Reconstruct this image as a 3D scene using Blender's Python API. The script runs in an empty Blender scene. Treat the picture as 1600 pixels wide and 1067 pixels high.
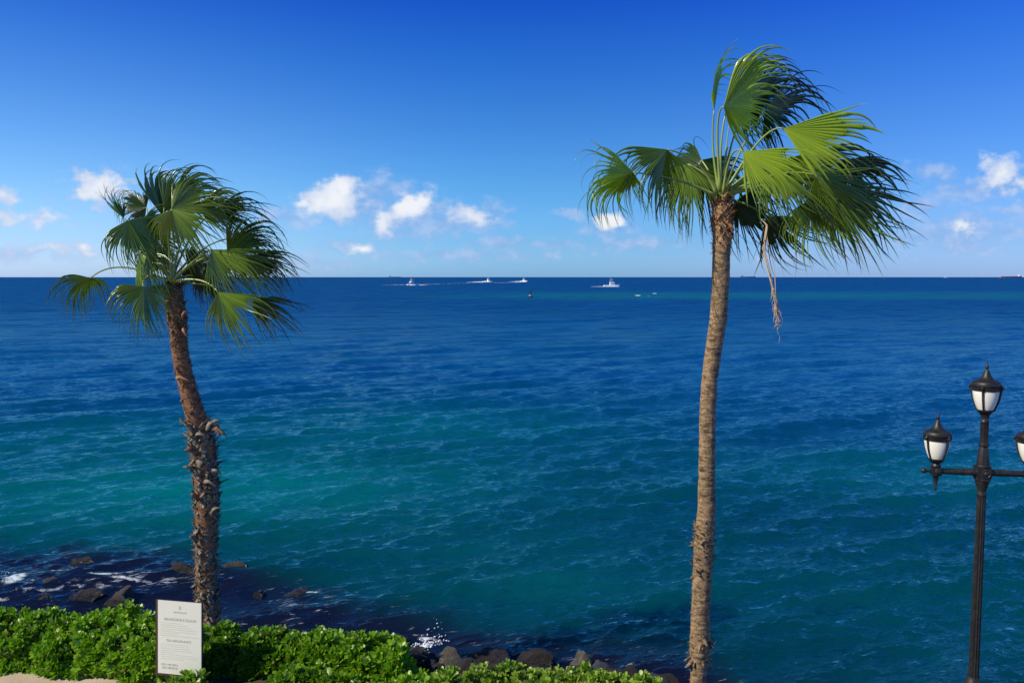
import bpy, math, random
import numpy as np
from mathutils import Vector, Matrix
random.seed(7); rng = np.random.default_rng(7)
sc = bpy.context.scene; col = sc.collection
R = math.radians
# ---------------------------------------------------------------- camera
F = 1293.0; CAMZ = 6.8; PITCH = math.atan(100.5/F)
cam = bpy.data.cameras.new('camera'); camo = bpy.data.objects.new('camera', cam); col.objects.link(camo)
cam.sensor_width = 36; cam.lens = 36*F/1600; cam.clip_end = 120000; cam.clip_start = .1
camo.location = (0, 0, CAMZ); camo.rotation_euler = (R(90)-PITCH, 0, 0)
sc.camera = camo
FW = np.array([0, math.cos(PITCH), -math.sin(PITCH)]); UP = np.array([0, math.sin(PITCH), math.cos(PITCH)])
def P(u, v, D):
    """the point seen at photograph position u, v whose ground distance is D"""
    d = FW + (u-800)/F*np.array([1., 0, 0]) + (533.5-v)/F*UP
    return np.array([0, 0, CAMZ]) + d*(D/d[1])
# ---------------------------------------------------------------- light
SUN_EL = R(40); SUN_DIR = np.array([-math.sin(R(67))*math.cos(SUN_EL), -math.cos(R(67))*math.cos(SUN_EL), math.sin(SUN_EL)])
sl = bpy.data.lights.new('sun', 'SUN'); sl.energy = 5.0; sl.angle = R(.5); sl.color = (1, .93, .80)
so = bpy.data.objects.new('sun', sl); col.objects.link(so); so.location = (-30, -20, 40)
so.rotation_euler = Vector(SUN_DIR).to_track_quat('Z', 'Y').to_euler()
sc.view_settings.view_transform = 'Standard'; sc.view_settings.look = 'None'
sc.view_settings.exposure = 0; sc.view_settings.gamma = 1; sc.view_settings.use_curve_mapping = False

class NT:
    def __init__(s, t): s.t = t
    def n(s, ty, **kw):
        nd = s.t.nodes.new(ty)
        for k, v in kw.items():
            if k.startswith('i_'):
                key = k[2:]; key = int(key) if key.isdigit() else key.replace('_', ' ')
                s.set(nd.inputs[key], v)
            else: setattr(nd, k, v)
        return nd
    def set(s, inp, v):
        if isinstance(v, bpy.types.NodeSocket): s.t.links.new(v, inp)
        else: inp.default_value = v
    def math(s, op, a, b=None, c=None, clamp=False):
        nd = s.t.nodes.new('ShaderNodeMath'); nd.operation = op; nd.use_clamp = clamp
        for i, x in enumerate((a, b, c)):
            if x is not None: s.set(nd.inputs[i], x)
        return nd.outputs[0]
    def vm(s, op, a, b=None):
        nd = s.t.nodes.new('ShaderNodeVectorMath'); nd.operation = op
        s.set(nd.inputs[0], a)
        if b is not None: s.set(nd.inputs[1], b)
        return nd.outputs[1] if op in ('LENGTH', 'DOT_PRODUCT', 'DISTANCE') else nd.outputs[0]
    def mix(s, f, a, b, blend='MIX'):
        nd = s.t.nodes.new('ShaderNodeMix'); nd.data_type = 'RGBA'; nd.blend_type = blend
        s.set(nd.inputs[0], f); s.set(nd.inputs[6], a if not isinstance(a, tuple) else tuple(a)+(1,)*(4-len(a)))
        s.set(nd.inputs[7], b if not isinstance(b, tuple) else tuple(b)+(1,)*(4-len(b))); return nd.outputs[2]
    def ramp(s, f, stops, interp='LINEAR'):
        nd = s.t.nodes.new('ShaderNodeValToRGB'); nd.color_ramp.interpolation = interp
        e = nd.color_ramp.elements
        while len(e) < len(stops): e.new(.5)
        for i, (p, c) in enumerate(stops):
            e[i].position = p; e[i].color = tuple(c)+(1,) if hasattr(c, '__len__') else (c, c, c, 1)
        s.set(nd.inputs[0], f); return nd.outputs[0]
    def noise(s, vec, scale, detail=3, rough=.55, dist=0):
        nd = s.t.nodes.new('ShaderNodeTexNoise'); s.set(nd.inputs['Vector'], vec)
        nd.inputs['Scale'].default_value = scale; nd.inputs['Detail'].default_value = detail
        nd.inputs['Roughness'].default_value = rough; nd.inputs['Distortion'].default_value = dist
        return nd.outputs[0]

W = bpy.data.worlds.new('World'); sc.world = W; W.use_nodes = True
w = NT(W.node_tree); W.node_tree.nodes.clear()
sky = w.n('ShaderNodeTexSky', sky_type='NISHITA', sun_disc=False, sun_elevation=SUN_EL,
          sun_rotation=-math.atan2(SUN_DIR[0], SUN_DIR[1]), altitude=5, air_density=1.0, dust_density=.6, ozone_density=2.0)
dirv = w.n('ShaderNodeTexCoord').outputs['Generated']
sep = w.n('ShaderNodeSeparateXYZ', i_0=dirv)
elev = w.math('ARCSINE', sep.outputs[2])
elev01 = w.math('DIVIDE', elev, R(90), clamp=True)
tint = w.ramp(elev01, [(p_, tuple(q_*.5 for q_ in c_)) for p_, c_ in [(0, (.50, .98, 2.0)), (.026, (.37, .79, 1.52)), (.065, (.285, .71, 1.27)), (.114, (.19, .58, 1.20)), (.16, (.102, .46, 1.20)),
    (.205, (.046, .30, 1.22)), (.30, (.024, .20, .75)), (.45, (.02, .13, .42)), (1, (.02, .11, .32))]])
yy = w.math('MAXIMUM', sep.outputs[1], .02)
cv = w.n('ShaderNodeCombineXYZ', i_0=w.math('DIVIDE', sep.outputs[0], yy), i_1=w.math('DIVIDE', sep.outputs[2], yy), i_2=0.).outputs[0]
azr = w.ramp(w.math('ADD', w.math('MULTIPLY', sep.outputs[0], .8), .5), [(.08, (.82, .56, .49)), (.5, (.5, .5, .5)), (.92, (.66, .54, .58))], 'EASE')
tint = w.vm('MULTIPLY', tint, azr)
skyc = w.mix(1, sky.outputs[0], tint, 'MULTIPLY')
# clouds: far cumulus, placed by direction (x/y, z/y)
wn = w.n('ShaderNodeTexNoise', i_Vector=cv); wn.inputs['Scale'].default_value = 22; wn.inputs['Detail'].default_value = 4; wn.inputs['Roughness'].default_value = .55
warp = w.vm('MULTIPLY', w.vm('SUBTRACT', wn.outputs[1], (.5, .5, .5)), (.046, .028, 0))
cw = w.vm('ADD', cv, warp)
fn = w.noise(w.vm('MULTIPLY', cv, (1, 1.4, 1)), 42, 5, .56)
def cloudmask(lst):
    acc = None
    for (u, v, ru, rv, k) in lst:
        q = w.vm('MULTIPLY', w.vm('SUBTRACT', cw, ((u-800)/F, (433-v)/F, 0)), (F/(ru*1.3), F/(rv*1.25), 0))
        m = w.math('MULTIPLY', w.math('SUBTRACT', 1.0, w.vm('LENGTH', q)), k)
        acc = m if acc is None else w.math('MAXIMUM', acc, m)
    return acc
white = cloudmask([(522,312,44,30,1.1),(542,296,24,22,1),(645,326,30,22,1),(606,350,22,20,.6),(668,312,14,16,.7),(730,338,34,17,.75),(572,388,20,10,.7),
    (955,350,20,14,1),(160,296,40,26,.9),(20,310,34,14,.6),(40,344,60,14,.5),(133,384,18,11,.7),(90,392,60,10,.35),(1554,272,34,24,.8),(1500,355,18,14,.5),(1585,292,40,14,.45),(480,318,20,18,.5)])
grey = cloudmask([(560,322,70,34,.7),(640,338,90,30,.75),(735,346,60,20,.7),(1510,300,70,20,.5),(1510,350,90,30,.5),(590,300,60,22,.55),(450,340,50,14,.5),(690,352,80,20,.6),(650,366,70,12,.5),(770,330,30,14,.45),(890,335,28,9,.65),(960,360,48,15,.5),(780,382,40,10,.6),(540,384,40,12,.4),
    (1000,382,80,9,.5),(870,384,40,7,.4),(1450,268,30,13,.6),(1470,290,36,10,.5),(1440,322,44,13,.6),(1560,290,60,18,.6),(1490,368,70,22,.7),(1420,372,50,10,.5),(1560,365,40,8,.5),
    (1500,392,60,8,.5),(1340,385,60,12,.4),(720,398,160,9,.45),(30,396,100,12,.45),(180,300,60,24,.3),(1300,400,90,8,.35),(1220,408,60,6,.4),(480,408,80,8,.35),(1580,330,30,10,.5)])
lf = w.math('MULTIPLY', w.math('SUBTRACT', fn, .5), 1.5)
def sm(x, a, b):
    nd = w.n('ShaderNodeMapRange', interpolation_type='SMOOTHSTEP'); w.set(nd.inputs[0], x); nd.inputs[1].default_value = a; nd.inputs[2].default_value = b
    return nd.outputs[0]
mw = sm(w.math('ADD', white, lf), -.06, .46); mg = sm(w.math('ADD', grey, lf), -.16, .55)
greyc = w.mix(sm(fn, .35, .7), (.28, .43, .76), (.47, .59, .86))
lowf = w.noise(cv, 19, 3, .5)
whitec = w.mix(sm(w.math('ADD', w.math('MULTIPLY', white, .7), w.math('ADD', w.math('MULTIPLY', lf, .5), w.math('SUBTRACT', lowf, .35))), .15, .75), (.52, .64, .87), (.92, .93, .96))  # light and shade within the clouds painted in by noise
c1 = w.n('ShaderNodeMix', data_type='RGBA')
skys = w.vm('SCALE', skyc); 
skys_node = skys.node; skys_node.inputs['Scale'].default_value = .115*4
c2 = w.mix(w.math('MULTIPLY', mg, .62), skys, greyc); c3 = w.mix(w.math('MULTIPLY', mw, .92), c2, whitec)
bg = w.n('ShaderNodeBackground', i_Color=c3, i_Strength=1.0)
wo = w.n('ShaderNodeOutputWorld'); W.node_tree.links.new(bg.outputs[0], wo.inputs[0])
W.cycles.sampling_method = 'MANUAL'; W.cycles.sample_map_resolution = 1024

# ---------------------------------------------------------------- helpers
def mat(name, build):
    m = bpy.data.materials.new(name); m.use_nodes = True; m.node_tree.nodes.clear()
    t = NT(m.node_tree); out = t.n('ShaderNodeOutputMaterial'); sh = build(t)
    m.node_tree.links.new(sh, out.inputs[0]); return m
def pbsdf(t, color, rough=.6, bump=None, bstr=.5, bdist=.01, **kw):
    b = t.n('ShaderNodeBsdfPrincipled'); t.set(b.inputs['Base Color'], color if not isinstance(color, tuple) else tuple(color)+(1,)*(4-len(color)))
    t.set(b.inputs['Roughness'], rough)
    for k, v in kw.items(): t.set(b.inputs[k.replace('_', ' ')], v)
    if bump is not None:
        bn = t.n('ShaderNodeBump'); t.set(bn.inputs['Height'], bump); bn.inputs['Strength'].default_value = bstr; bn.inputs['Distance'].default_value = bdist
        t.set(b.inputs['Normal'], bn.outputs[0])
    return b.outputs[0]
def mesh(name, V, Fc, m, parent=None, smooth=True, attrs=None):
    """V (n,3) array, Fc list or (m,4)/(m,3) array"""
    me = bpy.data.meshes.new(name); V = np.asarray(V, dtype=np.float32)
    if isinstance(Fc, np.ndarray):
        k = Fc.shape[1]; me.vertices.add(len(V)); me.vertices.foreach_set('co', V.ravel())
        me.loops.add(Fc.size); me.loops.foreach_set('vertex_index', Fc.astype(np.int32).ravel())
        me.polygons.add(len(Fc)); me.polygons.foreach_set('loop_start', np.arange(0, Fc.size, k, dtype=np.int32))
        me.polygons.foreach_set('loop_total', np.full(len(Fc), k, dtype=np.int32)); me.update(calc_edges=True)
    else: me.from_pydata([tuple(v) for v in V], [], Fc); me.update()
    if smooth: me.polygons.foreach_set('use_smooth', np.ones(len(me.polygons), dtype=bool))
    for k, a in (attrs or {}).items():
        at = me.attributes.new(k, 'FLOAT', 'POINT'); at.data.foreach_set('value', np.asarray(a, dtype=np.float32))
    ms = m if isinstance(m, (list, tuple)) else [m]
    for x in ms: me.materials.append(x)
    o = bpy.data.objects.new(name, me); col.objects.link(o)
    if parent is not None: o.parent = parent
    return o
def tag(o, label=None, cat=None, group=None, kind=None):
    if label: o['label'] = label
    if cat: o['category'] = cat
    if group: o['group'] = group
    if kind: o['kind'] = kind
    return o
class MB:
    """collects primitives into one mesh"""
    def __init__(s): s.v = []; s.f = []
    def add(s, V, Fc):
        b = sum(len(x) for x in s.v); s.v.append(np.asarray(V, float)); s.f += [tuple(b+i for i in q) for q in Fc]
    def box(s, c, size, M=None, taper=1.0):
        x, y, z = [q/2 for q in size]; V = np.array([(sx*x*(taper if sz > 0 else 1), sy*y*(taper if sz > 0 else 1), sz*z) for sz in (-1, 1) for sx, sy in ((-1,-1),(1,-1),(1,1),(-1,1))])
        if M is not None: V = V @ np.array(M).T
        s.add(V+np.array(c), [(3,2,1,0),(4,5,6,7),(0,1,5,4),(1,2,6,5),(2,3,7,6),(3,0,4,7)])
    def lathe(s, prof, c=(0,0,0), n=24, M=None, flute=0, nf=8):
        V = []; 
        for r, z in prof:
            for i in range(n):
                a = 2*math.pi*i/n; rr = r*(1-flute*(.5+.5*math.cos(nf*a))); V.append((rr*math.cos(a), rr*math.sin(a), z))
        V = np.array(V)
        if M is not None: V = V @ np.array(M).T
        Fc = [(j*n+i, j*n+(i+1)%n, (j+1)*n+(i+1)%n, (j+1)*n+i) for j in range(len(prof)-1) for i in range(n)]
        Fc += [tuple(range(n))[::-1], tuple((len(prof)-1)*n+i for i in range(n))]
        s.add(V+np.array(c), Fc)
    def tube(s, pts, rad, n=8):
        V, Fc = tube(pts, rad, n); s.add(V, Fc)
    def build(s, name, m, parent=None, smooth=True):
        V = np.concatenate(s.v); o = mesh(name, V, s.f, m, parent, smooth)
        if smooth:
            me = o.data
            try: me.set_sharp_from_angle(angle=R(40))
            except Exception: pass
        return o
def tube(pts, rad, n=8):
    pts = np.asarray(pts, float); K = len(pts); rad = np.broadcast_to(rad, (K,)) if np.ndim(rad) < 2 else rad
    T = np.gradient(pts, axis=0); T /= np.linalg.norm(T, axis=1)[:, None]+1e-9
    ref = np.array([0., 1, 0]) if abs(T[0][1]) < .9 else np.array([1., 0, 0]); V = []
    for k in range(K):
        a = np.cross(ref, T[k]); a /= np.linalg.norm(a); b = np.cross(T[k], a); ref = np.cross(a, T[k])*-1; ref = b
        for i in range(n):
            t = 2*math.pi*i/n; V.append(pts[k]+rad[k]*(math.cos(t)*a+math.sin(t)*b))
    Fc = [(j*n+i, j*n+(i+1)%n, (j+1)*n+(i+1)%n, (j+1)*n+i) for j in range(K-1) for i in range(n)]
    Fc += [tuple(range(n))[::-1], tuple((K-1)*n+i for i in range(n))]
    return V, Fc
def hash2(ix, iy, s): 
    h = np.sin(ix*127.1+iy*311.7+s*74.7)*43758.5453; return h-np.floor(h)
def vnoise(x, y, s=0):
    x = np.asarray(x, float); y = np.asarray(y, float); ix = np.floor(x); iy = np.floor(y); fx = x-ix; fy = y-iy
    fx = fx*fx*(3-2*fx); fy = fy*fy*(3-2*fy)
    return (hash2(ix,iy,s)*(1-fx)+hash2(ix+1,iy,s)*fx)*(1-fy)+(hash2(ix,iy+1,s)*(1-fx)+hash2(ix+1,iy+1,s)*fx)*fy
def fbm(x, y, s=0, o=4): return sum(vnoise(x*2**k, y*2**k, s+k)*.5**k for k in range(o))/(2-.5**(o-1))
def smooth(a, b, x): t = np.clip((x-a)/(b-a), 0, 1); return t*t*(3-2*t)
def nrm(v): v = np.asarray(v, float); return v/(np.linalg.norm(v)+1e-12)

# ---------------------------------------------------------------- rock layout (used by the sea for foam)
# u, v of the centre, distance, size x y z (m), foam, colour, label
ROCKS = [
 (130, 889, 19.3, .62, .5, .50, .5, 0, 'small dark pointed rock standing alone farthest out in the water at the left'),
 (365, 893, 19.0, .75, .6, .42, .2, 1, 'pale topped rock just right of the shaggy palm trunk in the sea'),
 (291, 897, 18.7, 1.0, .5, .62, .8, 0, 'dark slanting rock just left of the shaggy palm trunk in the sea'),
 (84, 917, 17.9, .55, .5, .40, .9, 1, 'small tan rock washed by foam behind the left end of the hedge'),
 (121, 917, 18.0, .62, .5, .36, .6, 1, 'low brown rock between foam streaks at the left'),
 (138, 936, 17.3, .80, .7, .42, .9, 0, 'dark rock right behind the top of the left hedge in white foam'),
 (200, 939, 17.2, .80, .8, .50, .5, 1, 'tan wedge shaped boulder left of the white sign'),
 (66, 938, 17.2, .8, .6, .26, .9, 0, 'low wet rock with foam at the left behind the hedge'),
 (8, 932, 17.4, .6, .6, .25, 1.0, 0, 'wet rock under breaking white surf at the left edge'),
 (470, 932, 17.5, .95, .7, .36, .8, 0, 'dark rock with white foam on top right of the shaggy palm'),
 (405, 928, 17.7, .4, .4, .16, .8, 0, 'tiny rock barely above the water between the shaggy palm and the foamy rock'),
 (402, 968, 16.1, .7, .6, .30, .2, 0, 'reddish brown rock just above the hedge right of the shaggy palm'),
 (505, 980, 15.9, .7, .5, .22, .3, 0, 'flat dark rock behind the middle of the green hedge'),
 (618, 1002, 15.0, .9, .8, .55, .5, 0, 'dark rock at the right end of the tall hedge'),
 (655, 1013, 14.6, .7, .6, .45, 1.0, 0, 'dark rock beside the splash of white spray'),
 (668, 1024, 14.1, .55, .6, .50, .2, 1, 'round tan rock below the splash of white spray'),
 (697, 1029, 13.9, .65, .6, .55, .2, 1, 'brown boulder between the tan rock and the pale leaning rock'),
 (714, 1026, 13.7, .55, .4, .58, .2, 2, 'pale grey rock leaning over the low hedge'),
 (762, 1020, 14.2, 1.0, .8, .40, .5, 0, 'long flat dark rock behind the low hedge'),
 (842, 1022, 14.1, .8, .7, .50, .5, 0, 'dark rough rock behind the middle of the low hedge'),
 (800, 1030, 13.7, .9, .7, .4, .2, 0, 'dark rock half hidden by the low hedge'),
 (905, 1034, 13.7, .70, .6, .62, .2, 2, 'grey rock with a light face behind the low hedge'),
 (942, 1038, 13.6, .95, .7, .50, .2, 3, 'large bluish dark boulder right of the grey rock'),
 (978, 1046, 13.3, .8, .7, .45, .2, 0, 'reddish brown boulder at the right end of the row of rocks'),
 (1035, 1058, 12.9, .85, .6, .28, .4, 0, 'low dark rock at the waterline left of the tall palm foot'),
]
# ---------------------------------------------------------------- sea
WAVEDIR = R(-64)
def build_sea():
    ts = np.linspace(-.80, .80, 960); ext = np.array([.84, .9, 1., 1.15, 1.4, 1.8, 2.5, 4, 8, 30.])
    ts = np.concatenate([-ext[::-1], ts, ext]); ypx = np.arange(8792/11.0, 6.0, -1.05); Y = 8792/ypx
    Y = np.concatenate([Y, np.geomspace(Y[-1]*1.03, 60000, 40)])
    T, YY = np.meshgrid(ts, Y); X = T*YY
    dX = YY*.00167; dY = YY*YY*1.05/8792
    Z = np.zeros_like(X); DX = np.zeros_like(X); DYy = np.zeros_like(X)
    g = np.random.default_rng(11); near = YY[:, 0] < 900
    gust = .75+.5*fbm(X/26+3, YY/34, 5, 3)
    for i in range(120):
        lam = .22*(36**(i/119)); k = 2*math.pi/lam
        sp = .30 if lam > 2 else (.42 if lam > .7 else .65)
        th = WAVEDIR+g.normal()*sp
        kx, ky = k*math.cos(th), k*math.sin(th); ph = g.uniform(0, 6.28)
        st = .037*(1.0 if lam < 1.2 else (1.2/lam)**.58)*(1 if lam < 4 else .95)
        a = st/k
        step = abs(kx)*dX[near]+abs(ky)*dY[near]; att = 1-smooth(1.1, 2.4, step)
        arg = kx*X[near]+ky*YY[near]+ph+1.2*(fbm(X[near]/(lam*5), YY[near]/(lam*5), i, 2)-.5)*3
        s, c = np.sin(arg), np.cos(arg); am = a*att*(gust[near] if lam < 3 else 1)
        Z[near] += am*s; DX[near] += am*math.cos(th)*c*.9; DYy[near] += am*math.sin(th)*c*.9
    # water colour fields, in metres on the ground plan
    q = fbm(X/9+5, YY/13, 21, 4)
    # pale sandy bottom patch
    def blob(cx, cy, rx, ry, rot=0.):
        c, s = math.cos(rot), math.sin(rot); x = X-cx; y = YY-cy; return np.exp(-(((c*x+s*y)/rx)**2+((-s*x+c*y)/ry)**2))
    sand = .95*blob(-9.5, 26, 9, 4.2, .08)+.48*blob(-4.5, 37, 9, 8, .1)+.38*blob(15, 29, 7, 4, .2)+.35*blob(-19, 33, 9, 7)+.18*blob(0, 20, 4, 2)+.20*blob(1.5, 17.5, 3, 1.2)+.14*blob(9, 17, 4, 2)
    sand = np.clip(sand*(.55+.9*q), 0, 1)
    reef = smooth(225, 285, YY)*(1-smooth(330, 430, YY))*smooth(-60, 40, X+40*(q-.5))*(.5+.8*fbm(X/60, YY/25, 31, 3))
    reef = np.clip(reef, 0, 1)
    qq = fbm(X/1.6+9, YY/1.6, 77, 4)
    edge = np.interp(X, [-30, -13, -7.5, -4, -2.5, 0, 2.2, 3.4, 5], [21.5, 20.6, 18.9, 17.0, 15.7, 14.7, 13.9, 13.0, 12.4])+2.0*(qq-.5)+1.4*(fbm(X/4, YY/4, 3, 2)-.5)
    rocky = (1-smooth(-.4, 1.6, YY-edge))
    rocky = np.clip(rocky, 0, 1)
    foam = np.zeros_like(X)
    m = YY[:, 0] < 24; Xn, Yn = X[m], YY[m]
    fo = np.zeros_like(Xn)
    for (u, v, D, sx, sy, sz, fm, c, lb) in ROCKS:
        p = P(u, v, D); r = np.hypot((Xn-p[0])/(sx*.62+.12), (Yn-p[1]+.12)/(sy*.62+.12))
        fo = np.maximum(fo, .85*fm*np.exp(-((r-1.0)/.5)**2)*np.clip(1.6*fbm(Xn*1.1+u, Yn*2.2, 61, 3)-.15, 0, 1))
    for (u, v, rx, ry, k) in [(2,920,.35,.6,1.1),(25,938,.5,.25,.8),(150,915,.7,.12,1.),(185,920,.9,.14,1.),(60,905,1.3,.10,.8),(95,895,.6,.08,.7),(190,903,.5,.06,.4),(30,890,.5,.2,.5),(320,905,.3,.12,1.1),(470,935,.5,.14,1.),(400,925,.25,.2,.7),(664,1006,.34,.12,1.0),(640,1000,.7,.10,.7),(710,1010,.9,.12,.5),(220,925,2.2,.2,.5),(100,930,1.4,.5,.55),(420,935,1.6,.5,.35)]:
        d = 8792/(v-433); cx = (u-800)/F*d
        fo = np.maximum(fo, k*np.exp(-(((Xn-cx)/rx)**2+((Yn-d+.08*(Xn-cx))/ry)**2)))
    foam[m] = fo
    # small whitecaps on the reef
    for (u, v, hw, hv) in [(917,460.2,5,.25),(995,461.4,6,.35),(1030,463,7,.4),(1011,462.3,3,.4),(1023,458.5,4,.3)]:
        d = 8792/(v-433); cx = (u-800)/F*d; rx = hw/F*d; ry = hv*d*d/8792
        foam = np.maximum(foam, 1.6*np.exp(-(((X-cx)/rx)**2+((YY-d)/ry)**2)**2))
    rough = .08+.17*smooth(25, 260, YY)+.05*smooth(300, 1500, YY)
    V = np.stack([X+DX, YY+DYy, Z], -1).reshape(-1, 3)
    nr, nc = X.shape; idx = np.arange(nr*nc).reshape(nr, nc)
    Fc = np.stack([idx[:-1, :-1], idx[:-1, 1:], idx[1:, 1:], idx[1:, :-1]], -1).reshape(-1, 4)
    far = smooth(22, 190, YY)
    o = mesh('sea', V, Fc, M_sea, attrs={'sand': sand.ravel(), 'reef': reef.ravel(), 'rocky': rocky.ravel(), 'foam': foam.ravel(), 'rough': rough.ravel(), 'far': far.ravel(), 'blue': smooth(19, 62, YY+10*(fbm(X/12, YY/18, 41, 3)-.5)).ravel()})
    tag(o, kind='structure'); return o
def sea_mat(t):
    at = lambda n: t.n('ShaderNodeAttribute', attribute_name=n).outputs['Fac']
    pos = t.n('ShaderNodeNewGeometry').outputs['Position']
    rot = t.n('ShaderNodeVectorRotate', rotation_type='Z_AXIS', i_Vector=pos, i_Angle=-WAVEDIR).outputs[0]
    str1 = t.vm('MULTIPLY', rot, (1, .36, 1))
    big = t.noise(pos, .018, 4, .6); mid = t.noise(str1, .22, 4, .6)
    far_ = at('far'); c = t.mix(at('blue'), (.0005, .038, .050), (.0005, .056, .185)); c = t.mix(at('far'), c, (.0006, .048, .225))
    c = t.mix(t.ramp(big, [(.35, 0), (.7, .5)]), c, (.0008, .058, .175))
    c = t.mix(t.math('MULTIPLY', t.ramp(mid, [(.42, 0), (.72, 1)]), .35), c, (.0010, .075, .12))
    st_ = t.noise(t.vm('MULTIPLY', rot, (1, .22, 1)), .55, 5, .7); c = t.mix(t.math('MULTIPLY', t.ramp(st_, [(.50, 0), (.68, .55)]), t.math('ADD', t.math('MULTIPLY', far_, .8), .2)), c, (.004, .105, .235))  # lighter ripple streaks: wave reflections painted into the base colour
    c = t.mix(at('sand'), c, (.001, .140, .160)); c = t.mix(t.math('MULTIPLY', at('reef'), .8), c, (.004, .12, .19))
    c = t.mix(t.math('MULTIPLY', at('rocky'), .93), c, (.006, .008, .030))
    # foam lace
    fnz = t.noise(t.vm('MULTIPLY', pos, (1, 1, .2)), 7, 7, .7, .6); fn2 = t.noise(pos, 1.7, 4, .6)
    f = t.math('MULTIPLY', at('foam'), t.math('ADD', t.math('MULTIPLY', fnz, 1.2), t.math('MULTIPLY', fn2, .5)))
    f = t.ramp(f, [(.60, 0), (.86, 1)])
    c = t.mix(f, c, (.78, .82, .86))
    # fine ripples
    h4 = t.noise(t.vm('MULTIPLY', rot, (1, .6, 1)), .13, 3, .6, .4); h1 = t.noise(str1, 9, 4, .6); h2 = t.noise(str1, 2.1, 4, .62, .3); h3 = t.noise(str1, .45, 4, .62, .3)
    h = t.math('ADD', t.math('MULTIPLY', h1, .035), t.math('ADD', t.math('MULTIPLY', h2, .13), t.math('MULTIPLY', t.math('MULTIPLY', h3, .65), at('far'))))
    h = t.math('ADD', h, t.math('ADD', t.math('MULTIPLY', f, .03), t.math('MULTIPLY', t.math('MULTIPLY', h4, 1.6), at('far'))))
    ro = t.math('ADD', at('rough'), t.math('MULTIPLY', f, .6), clamp=True)
    fl = t.math('MULTIPLY', t.ramp(t.math('ADD', t.noise(t.vm('MULTIPLY', str1, (1, .5, 1)), 8, 5, .75), t.math('MULTIPLY', t.noise(pos, .8, 3), .35)), [(.80, 0), (.90, 1)]), at('rocky'))
    c = t.mix(t.math('MULTIPLY', fl, .8), c, (.55, .60, .70))  # foam flecks and white wave glints, both painted as pale colour
    bn = t.n('ShaderNodeBump'); t.set(bn.inputs['Height'], h); bn.inputs['Strength'].default_value = .9; bn.inputs['Distance'].default_value = 1.0
    def nz(sc_, v):
        n_ = t.n('ShaderNodeTexNoise'); t.set(n_.inputs['Vector'], v); n_.inputs['Scale'].default_value = sc_; n_.inputs['Detail'].default_value = 3; n_.inputs['Roughness'].default_value = .65
        return t.vm('SUBTRACT', n_.outputs[1], (.5, .5, .5))
    far = at('far')
    a1 = t.vm('MULTIPLY', nz(1.3, str1), (1.5, 1.5, 0)); a2 = t.vm('MULTIPLY', nz(.2, t.vm('MULTIPLY', str1, (1, .6, 1))), (1.9, 1.9, 0)); a3 = t.vm('MULTIPLY', nz(.035, t.vm('MULTIPLY', str1, (1, .6, 1))), (.35, .35, 0))
    a5 = t.vm('MULTIPLY', nz(.55, str1), (2.1, 2.1, 0)); sl = t.vm('ADD', t.vm('ADD', a1, a5), t.vm('ADD', a2, a3)); sn = t.n('ShaderNodeVectorMath', operation='SCALE'); t.set(sn.inputs[0], sl); t.set(sn.inputs['Scale'], t.math('ADD', t.math('MULTIPLY', far, .95), .05))
    a4 = t.n('ShaderNodeVectorMath', operation='SCALE'); t.set(a4.inputs[0], t.vm('ADD', t.vm('MULTIPLY', nz(5.0, str1), (1, 1, 0)), t.vm('MULTIPLY', nz(15, str1), (.6, .6, 0)))); a4.inputs['Scale'].default_value = 1.05
    nn = t.vm('NORMALIZE', t.vm('ADD', bn.outputs[0], t.vm('ADD', sn.outputs[0], a4.outputs[0])))
    b = t.n('ShaderNodeBsdfPrincipled'); t.set(b.inputs['Base Color'], c); b.inputs['Roughness'].default_value = 1; t.set(b.inputs['Normal'], nn); b.inputs['Specular IOR Level'].default_value = 0
    b.subsurface_method = 'BURLEY'; b.inputs['Subsurface Weight'].default_value = .8; b.inputs['Subsurface Radius'].default_value = (.4, 1.6, 2.0); b.inputs['Subsurface Scale'].default_value = 2.4
    gl = t.n('ShaderNodeBsdfGlossy'); t.set(gl.inputs['Roughness'], ro); t.set(gl.inputs['Normal'], nn); gl.inputs['Color'].default_value = (.38, .86, 1, 1)
    fr_ = t.n('ShaderNodeFresnel', i_IOR=1.33); t.set(fr_.inputs['Normal'], nn)
    cap = t.math('SUBTRACT', .55, t.math('MULTIPLY', t.math('POWER', far, .5), .40))     # short steep waves hide one another, so a rough sea never mirrors the horizon fully
    fac = t.math('MULTIPLY', t.math('MINIMUM', t.math('MULTIPLY', t.math('POWER', fr_.outputs[0], 1.7), 2.0), cap), t.math('SUBTRACT', 1.0, t.math('MULTIPLY', f, .9)))
    mx = t.n('ShaderNodeMixShader'); t.set(mx.inputs[0], fac); t.t.links.new(b.outputs[0], mx.inputs[1]); t.t.links.new(gl.outputs[0], mx.inputs[2])
    return mx.outputs[0]
M_sea = mat('sea_water', sea_mat)
build_sea()

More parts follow.
